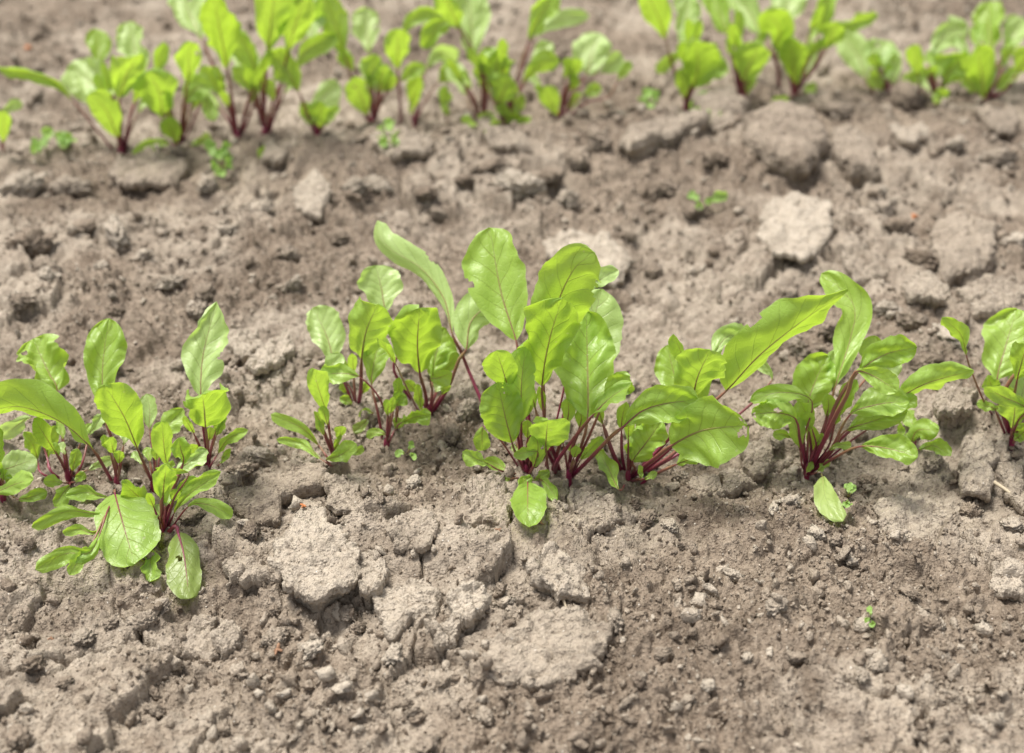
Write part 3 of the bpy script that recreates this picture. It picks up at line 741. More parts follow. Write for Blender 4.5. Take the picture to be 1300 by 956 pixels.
# ------------------------------------------------------------------ the beets: base, then leaves as (pose, stalk points, blade points, width, options), read off the photograph
# poses: u leans back, s leans forward, n upright, f reaches forward, g lies on the soil; dt moves a blade back (+) or forward (-) by cm
PLANTS = [
 ('low broad leaved beet under the tip of the long arching leaf', FRONT, (6,642), [
  ('u',[(-6,622)],[(-14,603),(12,594),(46,582)],38,{'dt':-1,'r':10}),
  ('s',[(-8,636)],[(-12,630),(16,616),(43,608)],26,{'dt':-.5,'r':25}),
  ('n',[(10,625)],[(22,634),(42,630),(60,624)],18,{}),
  ('n',[(2,620)],[(-4,600),(-10,560),(-20,540)],34,{}),
  ('s',[],[(-8,650),(-30,640)],22,{})]),
 ('low beet with red stalks crowded under the long arching leaf', FRONT, (88,612), [
  ('u',[(80,560)],[(73,496),(62,474),(42,430)],66,{'dt':2.5,'r':-8,'c':26,'pf':'r'}),
  ('s',[(80,592)],[(70,574),(57,553),(43,531)],27,{'dt':-.3,'r':-25}),
  ('u',[(66,600),(58,575)],[(42,532),(22,540),(1,556)],24,{'dt':1.5,'r':10}),
  ('u',[(104,590)],[(113,553),(122,540),(129,526)],20,{'dt':2}),
  ('n',[],[(92,598),(95,585),(100,570)],17,{'dt':-.5}),
  ('n',[],[(95,612),(101,606),(107,599)],13,{'dt':-.8}),
  ('u',[(100,600)],[(112,597),(126,588),(142,582)],16,{}),
  ('n',[],[(80,613),(68,611),(55,612)],17,{'dt':-.8,'z':1}),
  ('f',[],[(88,617),(80,626),(69,643)],22,{'z':.8}),
  ('n',[(66,600)],[(60,585),(62,560),(70,540)],20,{'dt':1.5}),
  ('n',[(54,602)],[(48,585),(42,565),(30,548)],20,{'dt':1.2})]),
 ('beet with one long leaf arching sideways and a broad leaf hanging to the soil', FRONT, (150,622), [
  ('u',[(143,562)],[(133,528),(130,470),(138,404)],52,{'r':6,'dt':.8,'c':12,'sr':2.5}),
  ('n',[(128,586)],[(118,571),(92,546),(60,527),(20,516),(-24,525)],78,{'r':60,'c':-28,'tw':0,'dt':-1.5,'sr':2.5}),
  ('f',[],[(146,627),(157,668),(171,716)],82,{'pf':'r','z':1.4,'r':-5,'c':-10,'m':'L','mr':1,'k':.5}),
  ('n',[],[(138,631),(110,626),(83,630)],22,{'dt':-1,'z':1.2}),
  ('g',[],[(132,651),(85,649),(40,669)],19,{'pf':'c','z':1.2,'r':25}),
  ('g',[],[(124,673),(100,672),(80,677)],15,{'pf':'c','z':.8}),
  ('f',[(138,645)],[(127,677),(113,702),(82,703),(45,723)],24,{'pf':'c','z':1.5,'dt':-2.5}),
  ('f',[(138,645)],[(114,696),(100,712),(88,730)],22,{'pf':'b','z':1.2,'dt':-2.5}),
  ('f',[(175,640)],[(198,649),(180,634),(154,611)],30,{'dt':-1.5,'k':2}),
  ('g',[(175,680)],[(190,697),(191,718),(191,744)],28,{'pf':'c','z':.7})]),
 ('slim beet with one yellow green leaf glowing between two taller plants', FRONT, (196,624), [
  ('s',[(188,600)],[(175,571),(158,530),(133,489)],54,{'r':12,'dt':-.5,'m':'L'}),
  ('s',[(204,610)],[(211,592),(208,565),(206,535)],28,{'m':'L'}),
  ('u',[(200,600)],[(205,565),(215,540),(233,519)],28,{'dt':1.5}),
  ('u',[(196,590)],[(190,545),(190,520),(186,500)],26,{'dt':2})]),
 ('beet with thick purple stalks and a purple veined leaf hanging in front', FRONT, (207,686), [
  ('s',[(208,660)],[(206,642),(208,615),(212,588)],30,{'dt':.5,'k':2,'sr':2.8}),
  ('u',[(214,640),(216,615)],[(222,600),(243,585),(263,571)],28,{'dt':1,'sr':3.2}),
  ('n',[(220,635)],[(240,602),(220,597),(197,594)],15,{'dt':-.5,'r':50}),
  ('n',[(212,640)],[(232,590),(230,572),(226,556)],26,{'dt':1.5,'sr':3.2}),
  ('n',[],[(221,652),(240,628),(281,599)],22,{'pf':'c','dt':.5,'r':15}),
  ('n',[],[(222,634),(235,615),(251,607)],12,{'pf':'c','dt':1}),
  ('n',[],[(238,644),(265,641),(295,656)],21,{'pf':'c','dt':.5,'r':20}),
  ('f',[(222,668)],[(226,676),(234,708),(240,760)],46,{'m':'O','sr':3.4,'z':.9,'c':-22,'pf':'b','mr':1,'k':.5}),
  ('n',[(205,640)],[(207,630),(205,612),(210,600)],16,{'sr':3})]),
 ('beet with one tall upright pointed pale leaf', FRONT, (263,598), [
  ('u',[(259,550)],[(255,503),(258,450),(275,383)],54,{'pf':'p','c':14,'r':8,'k':1.2}),
  ('s',[(264,570)],[(261,543),(259,518),(257,500)],68,{'dt':-1,'c':-28,'r':0,'tt':-1.5,'pf':'r','m':'L'}),
  ('n',[(268,590)],[(276,577),(290,557),(315,546)],19,{}),
  ('n',[],[(278,590),(285,580),(293,569)],10,{}),
  ('s',[],[(258,588),(246,580),(238,566)],22,{}),
  ('u',[],[(255,585),(240,575),(224,560)],26,{'dt':1})]),
 ('small beet seedling with paired narrow seed leaves on reddish stalks', FRONT, (426,594), [
  ('s',[(419,550)],[(415,526),(404,492),(398,468)],28,{'dt':-.3,'m':'L'}),
  ('u',[(418,545)],[(411,490),(420,466),(434,449)],26,{'dt':.5}),
  ('n',[(415,588)],[(408,583),(382,563),(351,558)],14,{'pf':'c','z':1.2}),
  ('n',[(415,580)],[(405,566),(384,544),(344,526)],17,{'pf':'c','dt':.8}),
  ('f',[],[(414,584),(432,578),(452,563)],26,{'dt':-.5,'z':1.5}),
  ('n',[],[(446,578),(453,573),(461,566)],12,{}),
  ('n',[],[(422,578),(427,566),(433,552)],10,{})]),
 ('beet with a round pale leaf standing behind its glowing fan shaped leaf', FRONT, (452,530), [
  ('s',[(458,495)],[(459,458),(465,420),(480,386)],62,{'r':8,'dt':-.3,'pf':'w','m':'L','sr':3}),
  ('u',[(441,495)],[(424,457),(414,425),(397,391)],48,{'dt':1,'pf':'r'}),
  ('u',[(500,470),(508,440)],[(490,396),(484,365),(477,337)],62,{'dt':2,'pf':'r','from':(530,520),'k':.6}),
  ('n',[],[(446,517),(439,508),(431,507)],15,{'m':'L'}),
  ('g',[],[(466,534),(460,540),(449,552)],15,{'m':'O'}),
  ('n',[],[(474,525),(465,523),(455,529)],10,{'dt':-.6}),
  ('n',[(448,500)],[(440,485),(436,470),(430,455)],18,{'dt':1})]),
 ('thin beet with a side leaf bent over like a small flag', FRONT, (491,573), [
  ('u',[(480,525)],[(472,490),(474,465),(483,424)],38,{'dt':.8}),
  ('n',[(484,510),(476,497)],[(457,479),(435,474),(405,476)],30,{'from':(500,545),'dt':-.5,'r':-10}),
  ('n',[],[(490,553),(478,549),(465,555)],13,{'dt':-.5}),
  ('n',[(503,530)],[(503,516),(508,508),(516,503)],18,{'from':(503,548)}),
  ('n',[(505,525)],[(505,511),(506,497),(507,479)],14,{'from':(503,548),'pf':'c','dt':.6}),
  ('f',[(505,540)],[(509,537),(525,530),(547,526)],27,{'from':(503,548),'k':2}),
  ('s',[(520,500),(507,472)],[(502,462),(492,446),(481,430)],22,{'from':(532,524),'r':55})]),
 ('upright beet with a broad yellow green leaf beside the long tongue shaped leaf', FRONT, (545,531), [
  ('s',[(540,500)],[(533,474),(530,435),(533,391)],70,{'r':-4,'pf':'r','m':'L','dt':-.5,'sr':2.8}),
  ('u',[(548,505)],[(549,482),(553,452),(564,416)],44,{'dt':.8,'k':2}),
  ('u',[(552,500)],[(558,480),(570,464),(582,448)],28,{'dt':1.2}),
  ('f',[(549,500)],[(546,482),(556,480),(574,473)],26,{'dt':-1}),
  ('n',[],[(536,521),(532,505),(530,487)],14,{'pf':'c','dt':-.8}),
  ('u',[(569,492),(583,456)],[(592,444),(598,408),(625,386),(666,372)],54,{'dt':-.8,'r':-14,'c':-20,'sr':2.8,'pf':'r'}),
  ('u',[(598,478),(585,446)],[(574,424),(564,380),(536,342),(500,319),(483,302),(479,280)],40,{'from':(640,575),'dt':.5,'r':32,'c':-25,'tw':0,'sr':2.7,'pf':'c','k':.5})]),
 ('largest bushy beet with tall crowded leaves and an oval leaf on the soil', FRONT, (668,606), [
  ('u',[(672,540),(662,470)],[(655,432),(636,370),(622,289)],82,{'dt':2.2,'c':14,'r':0,'pf':'r','sr':2.6}),
  ('s',[(690,540),(690,480)],[(694,445),(708,385),(730,340),(756,322)],84,{'dt':2.4,'r':6,'pf':'r','m':'L','tt':1.5,'bite':[(1.0,.72,.22,.08)]}),
  ('u',[(710,520)],[(743,378),(764,354),(785,343)],26,{'dt':2.6,'from':(690,600)}),
  ('s',[(690,550)],[(688,490),(698,430),(714,378)],72,{'dt':1.2,'m':'L','pf':'r','r':-8,'tt':1}),
  ('u',[(705,560)],[(722,500),(748,425),(764,367)],78,{'dt':1.2,'r':-5,'pf':'r'}),
  ('n',[(655,576)],[(650,562),(641,527),(632,485)],58,{'dt':-1.2,'r':-6,'c':8,'pf':'r','m':'L','bite':[(.75,.86,.5,.10)]}),
  ('n',[(662,560)],[(662,536),(662,490),(667,440)],42,{'dt':-.6,'c':12,'pf':'r','m':'L'}),
  ('s',[(655,540)],[(648,505),(640,475),(630,445)],46,{'dt':.6,'m':'L'}),
  ('f',[(695,590)],[(693,568),(694,548),(696,533)],54,{'dt':-1.2,'c':-12,'pf':'r','tt':-1.5,'from':(697,604),'m':'L'}),
  ('s',[],[(677,594),(683,570),(680,550)],32,{'dt':-1,'m':'L'}),
  ('n',[(678,590)],[(683,574),(668,574),(652,579)],18,{'dt':-1.8,'r':20}),
  ('g',[(669,609)],[(670,613),(670,640),(671,669)],48,{'z':1.3,'pf':'r','k':.7,'c':10,'r':0}),
  ('f',[],[(674,605),(667,610),(658,617)],17,{'z':1.4}),
  ('n',[],[(676,610),(686,604),(698,598)],15,{'dt':-1}),
  ('g',[],[(688,610),(698,620),(708,636)],21,{'pf':'c','z':.8}),
  ('n',[(634,597)],[(622,590),(606,583),(587,574)],23,{'dt':-.8}),
  ('n',[],[(646,598),(632,589),(615,583)],18,{'dt':0}),
  ('g',[],[(648,608),(636,607),(621,608)],14,{'pf':'c','z':.9}),
  ('n',[(640,565),(625,548)],[(614,541),(612,556),(613,572)],24,{'dt':.5}),
  ('n',[(661,570)],[(664,535),(668,520),(672,505)],14,{'dt':1,'sr':2.4}),
  ('n',[(672,570)],[(668,530),(670,515),(675,495)],14,{'dt':1,'sr':2.4})]),
 ('beet with a large crinkled upright leaf and a fan of purple red stalks', FRONT, (722,611), [
  ('u',[(738,566)],[(746,530),(746,462),(744,395)],84,{'dt':-.6,'r':0,'c':16,'k':1.7,'pf':'r','sr':2.4,'m':'L'}),
  ('n',[(708,585),(730,555)],[(752,528),(775,505),(803,486)],28,{'dt':-2,'r':38,'from':(704,603),'sr':2.8}),
  ('n',[(753,578),(778,552)],[(790,543),(815,522),(846,512),(887,508)],56,{'dt':-2.5,'r':-10,'c':22,'sr':3}),
  ('s',[(745,560)],[(768,508),(782,490),(800,478)],36,{'dt':.4,'m':'L'}),
  ('n',[],[(737,584),(750,570),(765,554)],18,{'pf':'c','dt':.5}),
  ('n',[(712,560)],[(719,540),(722,520),(720,505)],20,{'dt':.8,'sr':3,'from':(700,603)}),
  ('n',[(725,575)],[(735,545),(738,530),(735,515)],18,{'dt':.6,'sr':3}),
  ('n',[(690,560)],[(680,520),(676,505),(670,490)],16,{'dt':1.2,'sr':3,'from':(708,600)}),
  ('n',[(700,565)],[(690,525),(688,505),(684,490)],14,{'dt':1.2,'sr':3,'from':(712,602)})]),
 ('spreading beet with a wide leaf held sideways over the soil', FRONT, (797,612), [
  ('f',[(830,583)],[(852,566),(893,546),(949,540)],92,{'dt':-1.5,'r':-8,'c':12,'pf':'r','sr':3.4,'m':'L','bite':[(.35,1.0,.3,.10),(-.5,.99,.3,.06)]}),
  ('n',[(806,595)],[(803,586),(822,560),(841,533)],52,{'dt':-.3,'k':2,'m':'L','pf':'r'}),
  ('f',[(825,606)],[(858,590),(880,582),(908,578)],26,{'dt':-1,'from':(805,624),'sr':2.4}),
  ('u',[(850,555)],[(868,508),(856,475),(847,438)],46,{'dt':2,'pf':'r'}),
  ('s',[(860,545)],[(877,511),(886,478),(902,444)],66,{'dt':1.2,'m':'L','pf':'r','r':-10}),
  ('n',[(860,540)],[(880,472),(866,450),(855,424)],26,{'dt':.8,'r':40}),
  ('u',[(880,520)],[(903,458),(924,427),(948,430)],30,{'dt':2.2,'k':2}),
  ('n',[(850,570),(882,530)],[(922,496),(962,453),(1014,411),(1076,367)],112,{'dt':1.2,'r':-58,'c':-26,'tw':0,'pf':'d','sr':2.6,'m':'L','k':.7,'bite':[(-1.0,.47,.16,.04)]}),
  ('g',[],[(786,622),(772,594),(759,574)],28,{'pf':'c','z':1.2}),
  ('n',[(780,580)],[(766,540),(760,520),(755,505)],18,{'dt':1,'sr':3.4}),
  ('n',[(790,580)],[(789,548),(790,530),(795,510)],20,{'dt':.8,'sr':2.6}),
  ('n',[],[(812,607),(814,600),(812,590)],9,{'dt':-1.5}),
  ('n',[],[(818,608),(826,604),(834,599)],10,{'dt':-1.5}),
  ('n',[(850,580)],[(868,560),(880,555),(895,550)],16,{'dt':1.5,'sr':3}),
  ('u',[(920,540)],[(979,484),(968,458),(954,428)],32,{'dt':2.8,'r':40})]),
 ('beet with a bitten leaf and a long pointed leaf reaching over the soil', FRONT, (1024,604), [
  ('n',[(1020,560)],[(1031,510),(992,498),(952,509)],27,{'dt':-.6,'r':-10}),
  ('n',[(1016,560)],[(1010,532),(986,524),(954,526)],40,{'dt':-1.2,'r':10,'k':2,'pf':'r','bite':[(.25,.45,.22,.10),(-.2,.98,.5,.07)]}),
  ('n',[(1018,590)],[(1016,570),(1012,550),(1007,528)],24,{'dt':-.4,'m':'L'}),
  ('n',[(1036,570)],[(1031,545),(1025,528),(1014,508)],26,{'dt':0}),
  ('n',[(1012,560)],[(1005,556),(994,551),(981,553)],15,{'dt':0}),
  ('u',[(1030,570)],[(1024,524),(1034,487),(1051,451)],52,{'dt':.8,'pf':'r','k':1.6,'m':'L'}),
  ('u',[(1046,540)],[(1058,495),(1060,468),(1060,442)],26,{'dt':2}),
  ('u',[(1042,560)],[(1060,492),(1079,432),(1085,392),(1066,366),(1043,347)],50,{'dt':1,'pf':'w','r':-10,'k':.8}),
  ('n',[(1045,560),(1062,512)],[(1088,474),(1124,450),(1164,441)],42,{'dt':.4,'r':-14,'sr':3}),
  ('u',[(1070,520)],[(1106,470),(1108,450),(1110,426)],30,{'dt':2}),
  ('u',[(1070,520)],[(1108,472),(1125,466),(1144,460)],28,{'dt':1.2}),
  ('f',[(1060,530),(1076,500)],[(1086,472),(1110,478),(1140,497)],32,{'dt':-1,'sr':3.2,'r':-12}),
  ('n',[(1050,570)],[(1060,540),(1074,510),(1088,482)],26,{'dt':.2,'m':'L','r':30}),
  ('n',[(1065,560),(1100,530)],[(1140,506),(1178,486),(1236,470)],54,{'dt':.5,'r':-50,'c':-28,'pf':'p'}),
  ('n',[(1055,570)],[(1078,528),(1112,514),(1154,509)],42,{'dt':-.6,'r':12,'m':'L'}),
  ('n',[(1055,575)],[(1072,548),(1110,534),(1152,520)],34,{'dt':-.3,'r':-12,'m':'L'}),
  ('n',[(1080,560)],[(1140,520),(1152,511),(1164,503)],22,{'dt':.3}),
  ('f',[(1065,578)],[(1091,567),(1125,569),(1165,580)],38,{'dt':-.8,'z':1.6,'r':14}),
  ('n',[],[(1052,572),(1066,565),(1081,565)],11,{'dt':-.5,'pf':'c'}),
  ('n',[],[(1023,601),(1027,595),(1031,586)],9,{}),
  ('n',[],[(1036,600),(1044,593),(1054,583)],11,{'dt':-.5}),
  ('n',[],[(1036,578),(1032,560),(1030,540)],18,{'dt':.8}),
  ('n',[(1046,560)],[(1049,530),(1052,515),(1050,500)],18,{'dt':1,'sr':2.6})]),
 ('small low beet right of the bitten leaf plant with three short leaves', FRONT, (1158,570), [
  ('s',[],[(1157,562),(1166,546),(1192,547)],28,{'r':10,'m':'L'}),
  ('f',[],[(1166,571),(1186,566),(1207,579)],23,{'z':1.4}),
  ('u',[],[(1163,548),(1157,535),(1151,520)],20,{'dt':1}),
  ('n',[],[(1145,560),(1144,548),(1143,536)],10,{'dt':.6})]),
 ('last beet of the front row with a round veined upright leaf', FRONT, (1284,564), [
  ('u',[(1273,515)],[(1266,482),(1276,442),(1291,392)],66,{'dt':1,'pf':'r','m':'L'}),
  ('n',[(1248,507),(1232,468)],[(1227,452),(1220,425),(1196,403)],25,{'from':(1262,530),'r':40}),
  ('s',[(1285,520)],[(1291,484),(1297,460),(1304,436)],40,{'dt':-.5,'m':'L'}),
  ('n',[(1275,500)],[(1302,460),(1320,440),(1345,415)],56,{'dt':0,'sr':2.8}),
  ('f',[(1292,535)],[(1303,519),(1272,503),(1250,491)],23,{'dt':-1}),
  ('n',[],[(1266,508),(1260,493),(1254,476)],24,{'dt':.8}),
  ('s',[],[(1285,545),(1288,525),(1289,503)],34,{'m':'L','dt':-.6}),
  ('u',[],[(1292,530),(1298,500),(1306,468)],40,{'dt':.6}),
  ('f',[],[(1287,560),(1296,552),(1310,538)],26,{}),
  ('n',[],[(1264,522),(1252,516),(1240,512)],14,{'pf':'c'}),
  ('n',[],[(1264,522),(1270,520),(1278,521)],12,{'pf':'c'})]),
 # ---- back row
 ('tiny beet seedling at the left end of the back row', REAR, (3,207), [
  ('s',[],[(5,182),(5,160),(4,140)],20,{}),('u',[],[(6,150),(14,136),(29,131)],16,{})]),
 ('first full beet of the back row with a narrow leaf reaching left', REAR, (155,200), [
  ('n',[(120,162)],[(94,130),(60,99),(-4,85)],26,{'r':30}),
  ('u',[(152,175)],[(146,152),(120,110),(88,84)],56,{'dt':-.5,'k':1.8}),
  ('s',[],[(149,177),(136,142),(114,118)],38,{'dt':-.8}),
  ('s',[(154,150)],[(152,127),(160,97),(177,67)],44,{'dt':-.4,'m':'L'}),
  ('u',[(150,140)],[(128,88),(125,62),(121,36)],32,{'dt':3}),
  ('u',[(165,150)],[(178,102),(172,66),(162,28)],46,{'dt':2.5,'pf':'r'})]),
 ('dense short beet of the back row beside a pale flat leaf', REAR, (228,195), [
  ('s',[(215,165)],[(207,152),(203,120),(188,90)],56,{'dt':-.6,'m':'L'}),
  ('s',[(232,140)],[(238,108),(240,80),(241,52)],36,{'m':'L'}),
  ('n',[(215,140)],[(200,100),(203,78),(208,53)],21,{'dt':1}),
  ('n',[(235,150)],[(234,132),(250,112),(268,110)],38,{'dt':-.6}),
  ('s',[],[(258,125),(264,138),(273,153)],20,{}),
  ('s',[],[(225,182),(218,166),(209,150)],26,{'dt':-1}),
  ('g',[],[(216,183),(195,187),(168,199)],22,{'pf':'c','z':1}),
  ('g',[],[(240,186),(252,180),(267,172)],15,{'pf':'c','z':1}),
  ('n',[(240,150)],[(243,130),(245,112),(240,95)],20,{'dt':1})]),
 ('tall beet of the back row with an upright spoon shaped leaf', REAR, (303,184), [
  ('s',[(297,140)],[(289,90),(280,42),(271,-8)],54,{'r':4,'m':'L','sr':2.2}),
  ('u',[(285,120)],[(257,52),(242,20),(226,-14)],52,{'dt':2.5}),
  ('n',[(320,140)],[(326,103),(318,72),(300,38)],38,{'dt':.5,'r':20}),
  ('n',[(298,160)],[(286,127),(272,105),(256,83)],30,{'dt':-.2,'r':20}),
  ('n',[(310,150)],[(317,118),(308,100),(296,84)],22,{'k':2})]),
 ('tallest beet of the back row with red stalks and spreading leaves', REAR, (337,180), [
  ('s',[(336,120)],[(340,68),(345,22),(350,-28)],54,{'m':'L','sr':2.3}),
  ('s',[(352,130)],[(364,72),(374,35),(388,-5)],46,{'dt':.5,'sr':2.2}),
  ('u',[(360,120)],[(370,92),(394,60),(428,44)],32,{'dt':-.3,'r':-15}),
  ('n',[(392,150)],[(380,118),(362,86),(338,63)],40,{'from':(398,172),'dt':-.5}),
  ('u',[(350,120)],[(390,60),(395,30),(398,-5)],36,{'dt':2}),
  ('g',[],[(338,187),(334,192),(328,200)],14,{'z':.8}),
  ('n',[(343,150)],[(345,130),(343,112),(338,100)],18,{'dt':-.5})]),
 ('small beet tucked under the tallest back row leaves', REAR, (403,175), [
  ('u',[],[(398,152),(408,128),(428,103)],34,{}),('s',[],[(406,162),(407,146),(409,128)],24,{'dt':-.6}),
  ('n',[],[(398,160),(388,145),(384,128)],20,{}),('n',[],[(412,160),(420,146),(432,136)],18,{})]),
 ('beet of the back row with leaves rising in a narrow fan', REAR, (474,166), [
  ('n',[(450,110)],[(440,78),(426,32),(408,-10)],46,{'r':18}),
  ('u',[(473,120)],[(469,72),(466,40),(464,10)],42,{'dt':1.5}),
  ('s',[(508,130)],[(505,90),(505,62),(505,36)],38,{'from':(508,160),'m':'L'}),
  ('n',[(505,90)],[(510,44),(532,19),(558,18)],26,{'dt':.5,'from':(510,160)}),
  ('n',[(470,130)],[(470,108),(472,90),(477,68)],30,{'k':2,'dt':-.4}),
  ('s',[(470,155)],[(467,147),(458,122),(448,98)],34,{'dt':-.7,'m':'L'}),
  ('n',[(480,130)],[(508,104),(522,92),(540,84)],24,{'dt':-.3}),
  ('n',[(460,120)],[(450,90),(440,75),(436,62)],22,{'dt':.5}),
  ('n',[(480,140)],[(484,118),(490,100),(498,88)],26,{'dt':0})]),
 ('thin beet of the back row with a pale hooked leaf', REAR, (526,160), [
  ('u',[(532,120)],[(540,90),(558,67),(580,76)],34,{'r':-10}),
  ('s',[],[(522,147),(525,120),(531,93)],22,{}),
  ('n',[(545,120)],[(556,105),(568,92),(572,78)],26,{'dt':1})]),
 ('beet of the back row with a broad pale leaf above arching stalks', REAR, (612,164), [
  ('n',[(618,120),(605,75)],[(586,36),(562,30),(536,61)],30,{'dt':-.5}),
  ('u',[(614,110)],[(601,78),(598,30),(594,-20)],54,{'dt':1.5,'sr':2.3}),
  ('s',[(612,100)],[(584,40),(574,15),(558,-12)],36,{'dt':.5,'m':'L'}),
  ('u',[(600,145)],[(592,122),(582,100),(570,78)],30,{'dt':1}),
  ('n',[],[(567,147),(565,128),(565,108)],19,{'from':(566,160)}),
  ('g',[],[(606,160),(596,158),(586,162)],14,{'z':1})]),
 ('back row beet with a dark crinkled square leaf and many small leaves', REAR, (640,163), [
  ('n',[(636,130)],[(632,108),(631,85),(633,60)],58,{'k':2.4,'pf':'b','m':'L','dt':-.3}),
  ('s',[(640,150)],[(635,132),(640,115),(648,98)],44,{'dt':-1,'m':'L','pf':'r'}),
  ('s',[(650,130)],[(669,98),(688,82),(710,74)],32,{'dt':-.4,'m':'L'}),
  ('n',[(654,105)],[(671,53),(685,22),(707,-10)],38,{'dt':.5,'sr':2.2}),
  ('u',[(660,100)],[(678,50),(708,26),(748,19)],24,{'dt':.8}),
  ('u',[(660,120)],[(676,82),(688,68),(700,54)],28,{'dt':2}),
  ('f',[],[(630,160),(620,150),(606,148)],17,{}),('f',[],[(640,158),(650,150),(664,149)],17,{}),
  ('f',[],[(636,162),(628,164),(616,172)],15,{}),('f',[],[(645,150),(640,140),(628,134)],18,{'dt':-.6}),
  ('n',[],[(650,145),(658,132),(662,118)],18,{}),('n',[],[(655,160),(664,156),(674,160)],14,{})]),
 ('slender leaning beet of the back row with a pale round leaf', REAR, (710,160), [
  ('u',[(728,115)],[(745,95),(752,66),(762,42)],52,{'pf':'r'}),
  ('u',[(735,115)],[(760,94),(774,82),(788,68)],30,{'dt':1.5}),
  ('s',[],[(708,147),(700,130),(688,110)],28,{'m':'L'}),
  ('n',[(745,130),(770,125)],[(784,104),(792,92),(801,78)],15,{}),
  ('n',[(725,135)],[(740,122),(752,116),(764,112)],20,{}),
  ('n',[],[(722,140),(730,128),(738,118)],16,{'dt':1})]),
 ('beet of the back row whose leaf spreads low to the right', REAR, (871,136), [
  ('s',[(873,120)],[(879,112),(886,84),(882,50)],54,{'dt':-.5,'m':'L','pf':'r'}),
  ('s',[(856,90)],[(846,52),(836,22),(818,-14)],40,{'m':'L','sr':2.2}),
  ('u',[(870,90)],[(872,58),(872,26),(874,-8)],40,{'dt':1.5}),
  ('n',[(872,90)],[(872,66),(852,74),(833,92)],19,{}),
  ('s',[],[(869,125),(868,106),(864,86)],22,{'dt':-.9}),
  ('n',[(878,120)],[(888,100),(905,88),(925,86)],30,{'dt':-.3})]),
 ('beet of the back row with single red stalk and leaning green leaf', REAR, (943,134), [
  ('s',[(945,118)],[(944,104),(952,82),(967,56)],48,{'dt':-.5,'m':'L','pf':'r'}),
  ('u',[(930,80)],[(925,48),(914,16),(902,-18)],40,{'dt':.5,'sr':2.2}),
  ('n',[(930,110)],[(926,90),(908,84),(886,92)],30,{'dt':.5}),
  ('n',[],[(946,122),(950,108),(958,96)],20,{})]),
 ('bushy beet of the back row with a pale arm like leaf', REAR, (1008,121), [
  ('u',[(985,80)],[(973,54),(948,12),(918,-18)],44,{'dt':.5,'from':(990,118)}),
  ('s',[(988,90)],[(984,64),(990,38),(972,12)],46,{'from':(990,118),'m':'L'}),
  ('u',[(1002,80)],[(1000,36),(1000,10),(1001,-20)],50,{'dt':2}),
  ('n',[(1022,90)],[(1039,46),(1046,18),(1056,-14)],30,{'dt':.8}),
  ('s',[(1035,85)],[(1048,64),(1056,46),(1062,26)],38,{'m':'L'}),
  ('n',[(1035,80)],[(1058,40),(1088,29),(1115,19)],26,{'dt':-.2}),
  ('s',[],[(1009,108),(1007,78),(1004,46)],38,{'dt':-.6,'m':'L'}),
  ('u',[],[(1020,105),(1026,78),(1030,52)],26,{'dt':1}),
  ('g',[],[(1000,124),(990,128),(980,130)],14,{'z':1}),('n',[],[(1018,118),(1028,112),(1034,104)],18,{})]),
 ('beet of the back row with two pale drooping leaves', REAR, (1128,126), [
  ('u',[(1108,115)],[(1100,103),(1090,72),(1068,43)],40,{'from':(1104,124)}),
  ('u',[(1120,105)],[(1111,92),(1117,72),(1128,52)],42,{}),
  ('u',[(1132,115)],[(1135,110),(1133,88),(1129,62)],34,{'dt':-.4}),
  ('n',[],[(1144,104),(1160,95),(1178,90)],22,{}),
  ('n',[],[(1120,115),(1112,104),(1100,100)],20,{'dt':-.4})]),
 ('beet of the back row with a curled leaf edge', REAR, (1188,134), [
  ('u',[(1182,105)],[(1180,78),(1198,46),(1228,30)],40,{'dt':1}),
  ('s',[],[(1166,95),(1162,75),(1156,58)],24,{'from':(1170,128)}),
  ('n',[(1195,122)],[(1196,112),(1210,84),(1234,72)],42,{'k':2,'m':'L'}),
  ('s',[],[(1186,134),(1192,124),(1202,112)],19,{'dt':-.6}),
  ('u',[],[(1185,120),(1178,104),(1168,94)],26,{'dt':.5})]),
 ('last beet of the back row with round pale raised leaves', REAR, (1250,128), [
  ('s',[],[(1249,126),(1246,92),(1239,58)],44,{'dt':-.5,'m':'L'}),
  ('u',[(1256,95)],[(1258,64),(1256,36),(1254,2)],46,{'dt':2,'pf':'r'}),
  ('u',[(1265,105)],[(1275,80),(1284,52),(1297,22)],40,{'dt':1}),
  ('n',[],[(1264,117),(1276,103),(1293,88)],24,{}),
  ('s',[(1275,115)],[(1290,95),(1300,78),(1312,60)],34,{'m':'L'}),
  ('n',[],[(1240,118),(1230,104),(1224,92)],22,{})]),
]
MATS = {'L': M_LEAF, 'O': M_OLD, 'P': M_PALE, 'Y': M_YEL}
for lab, grp, b, lv in PLANTS:
    for l in lv:
        if len(l) > 4 and isinstance(l[4].get('m'), str): l[4]['m'] = MATS[l[4]['m']]
    add_plant('beet_plant', lab, 'beet plant', grp, b, lv)

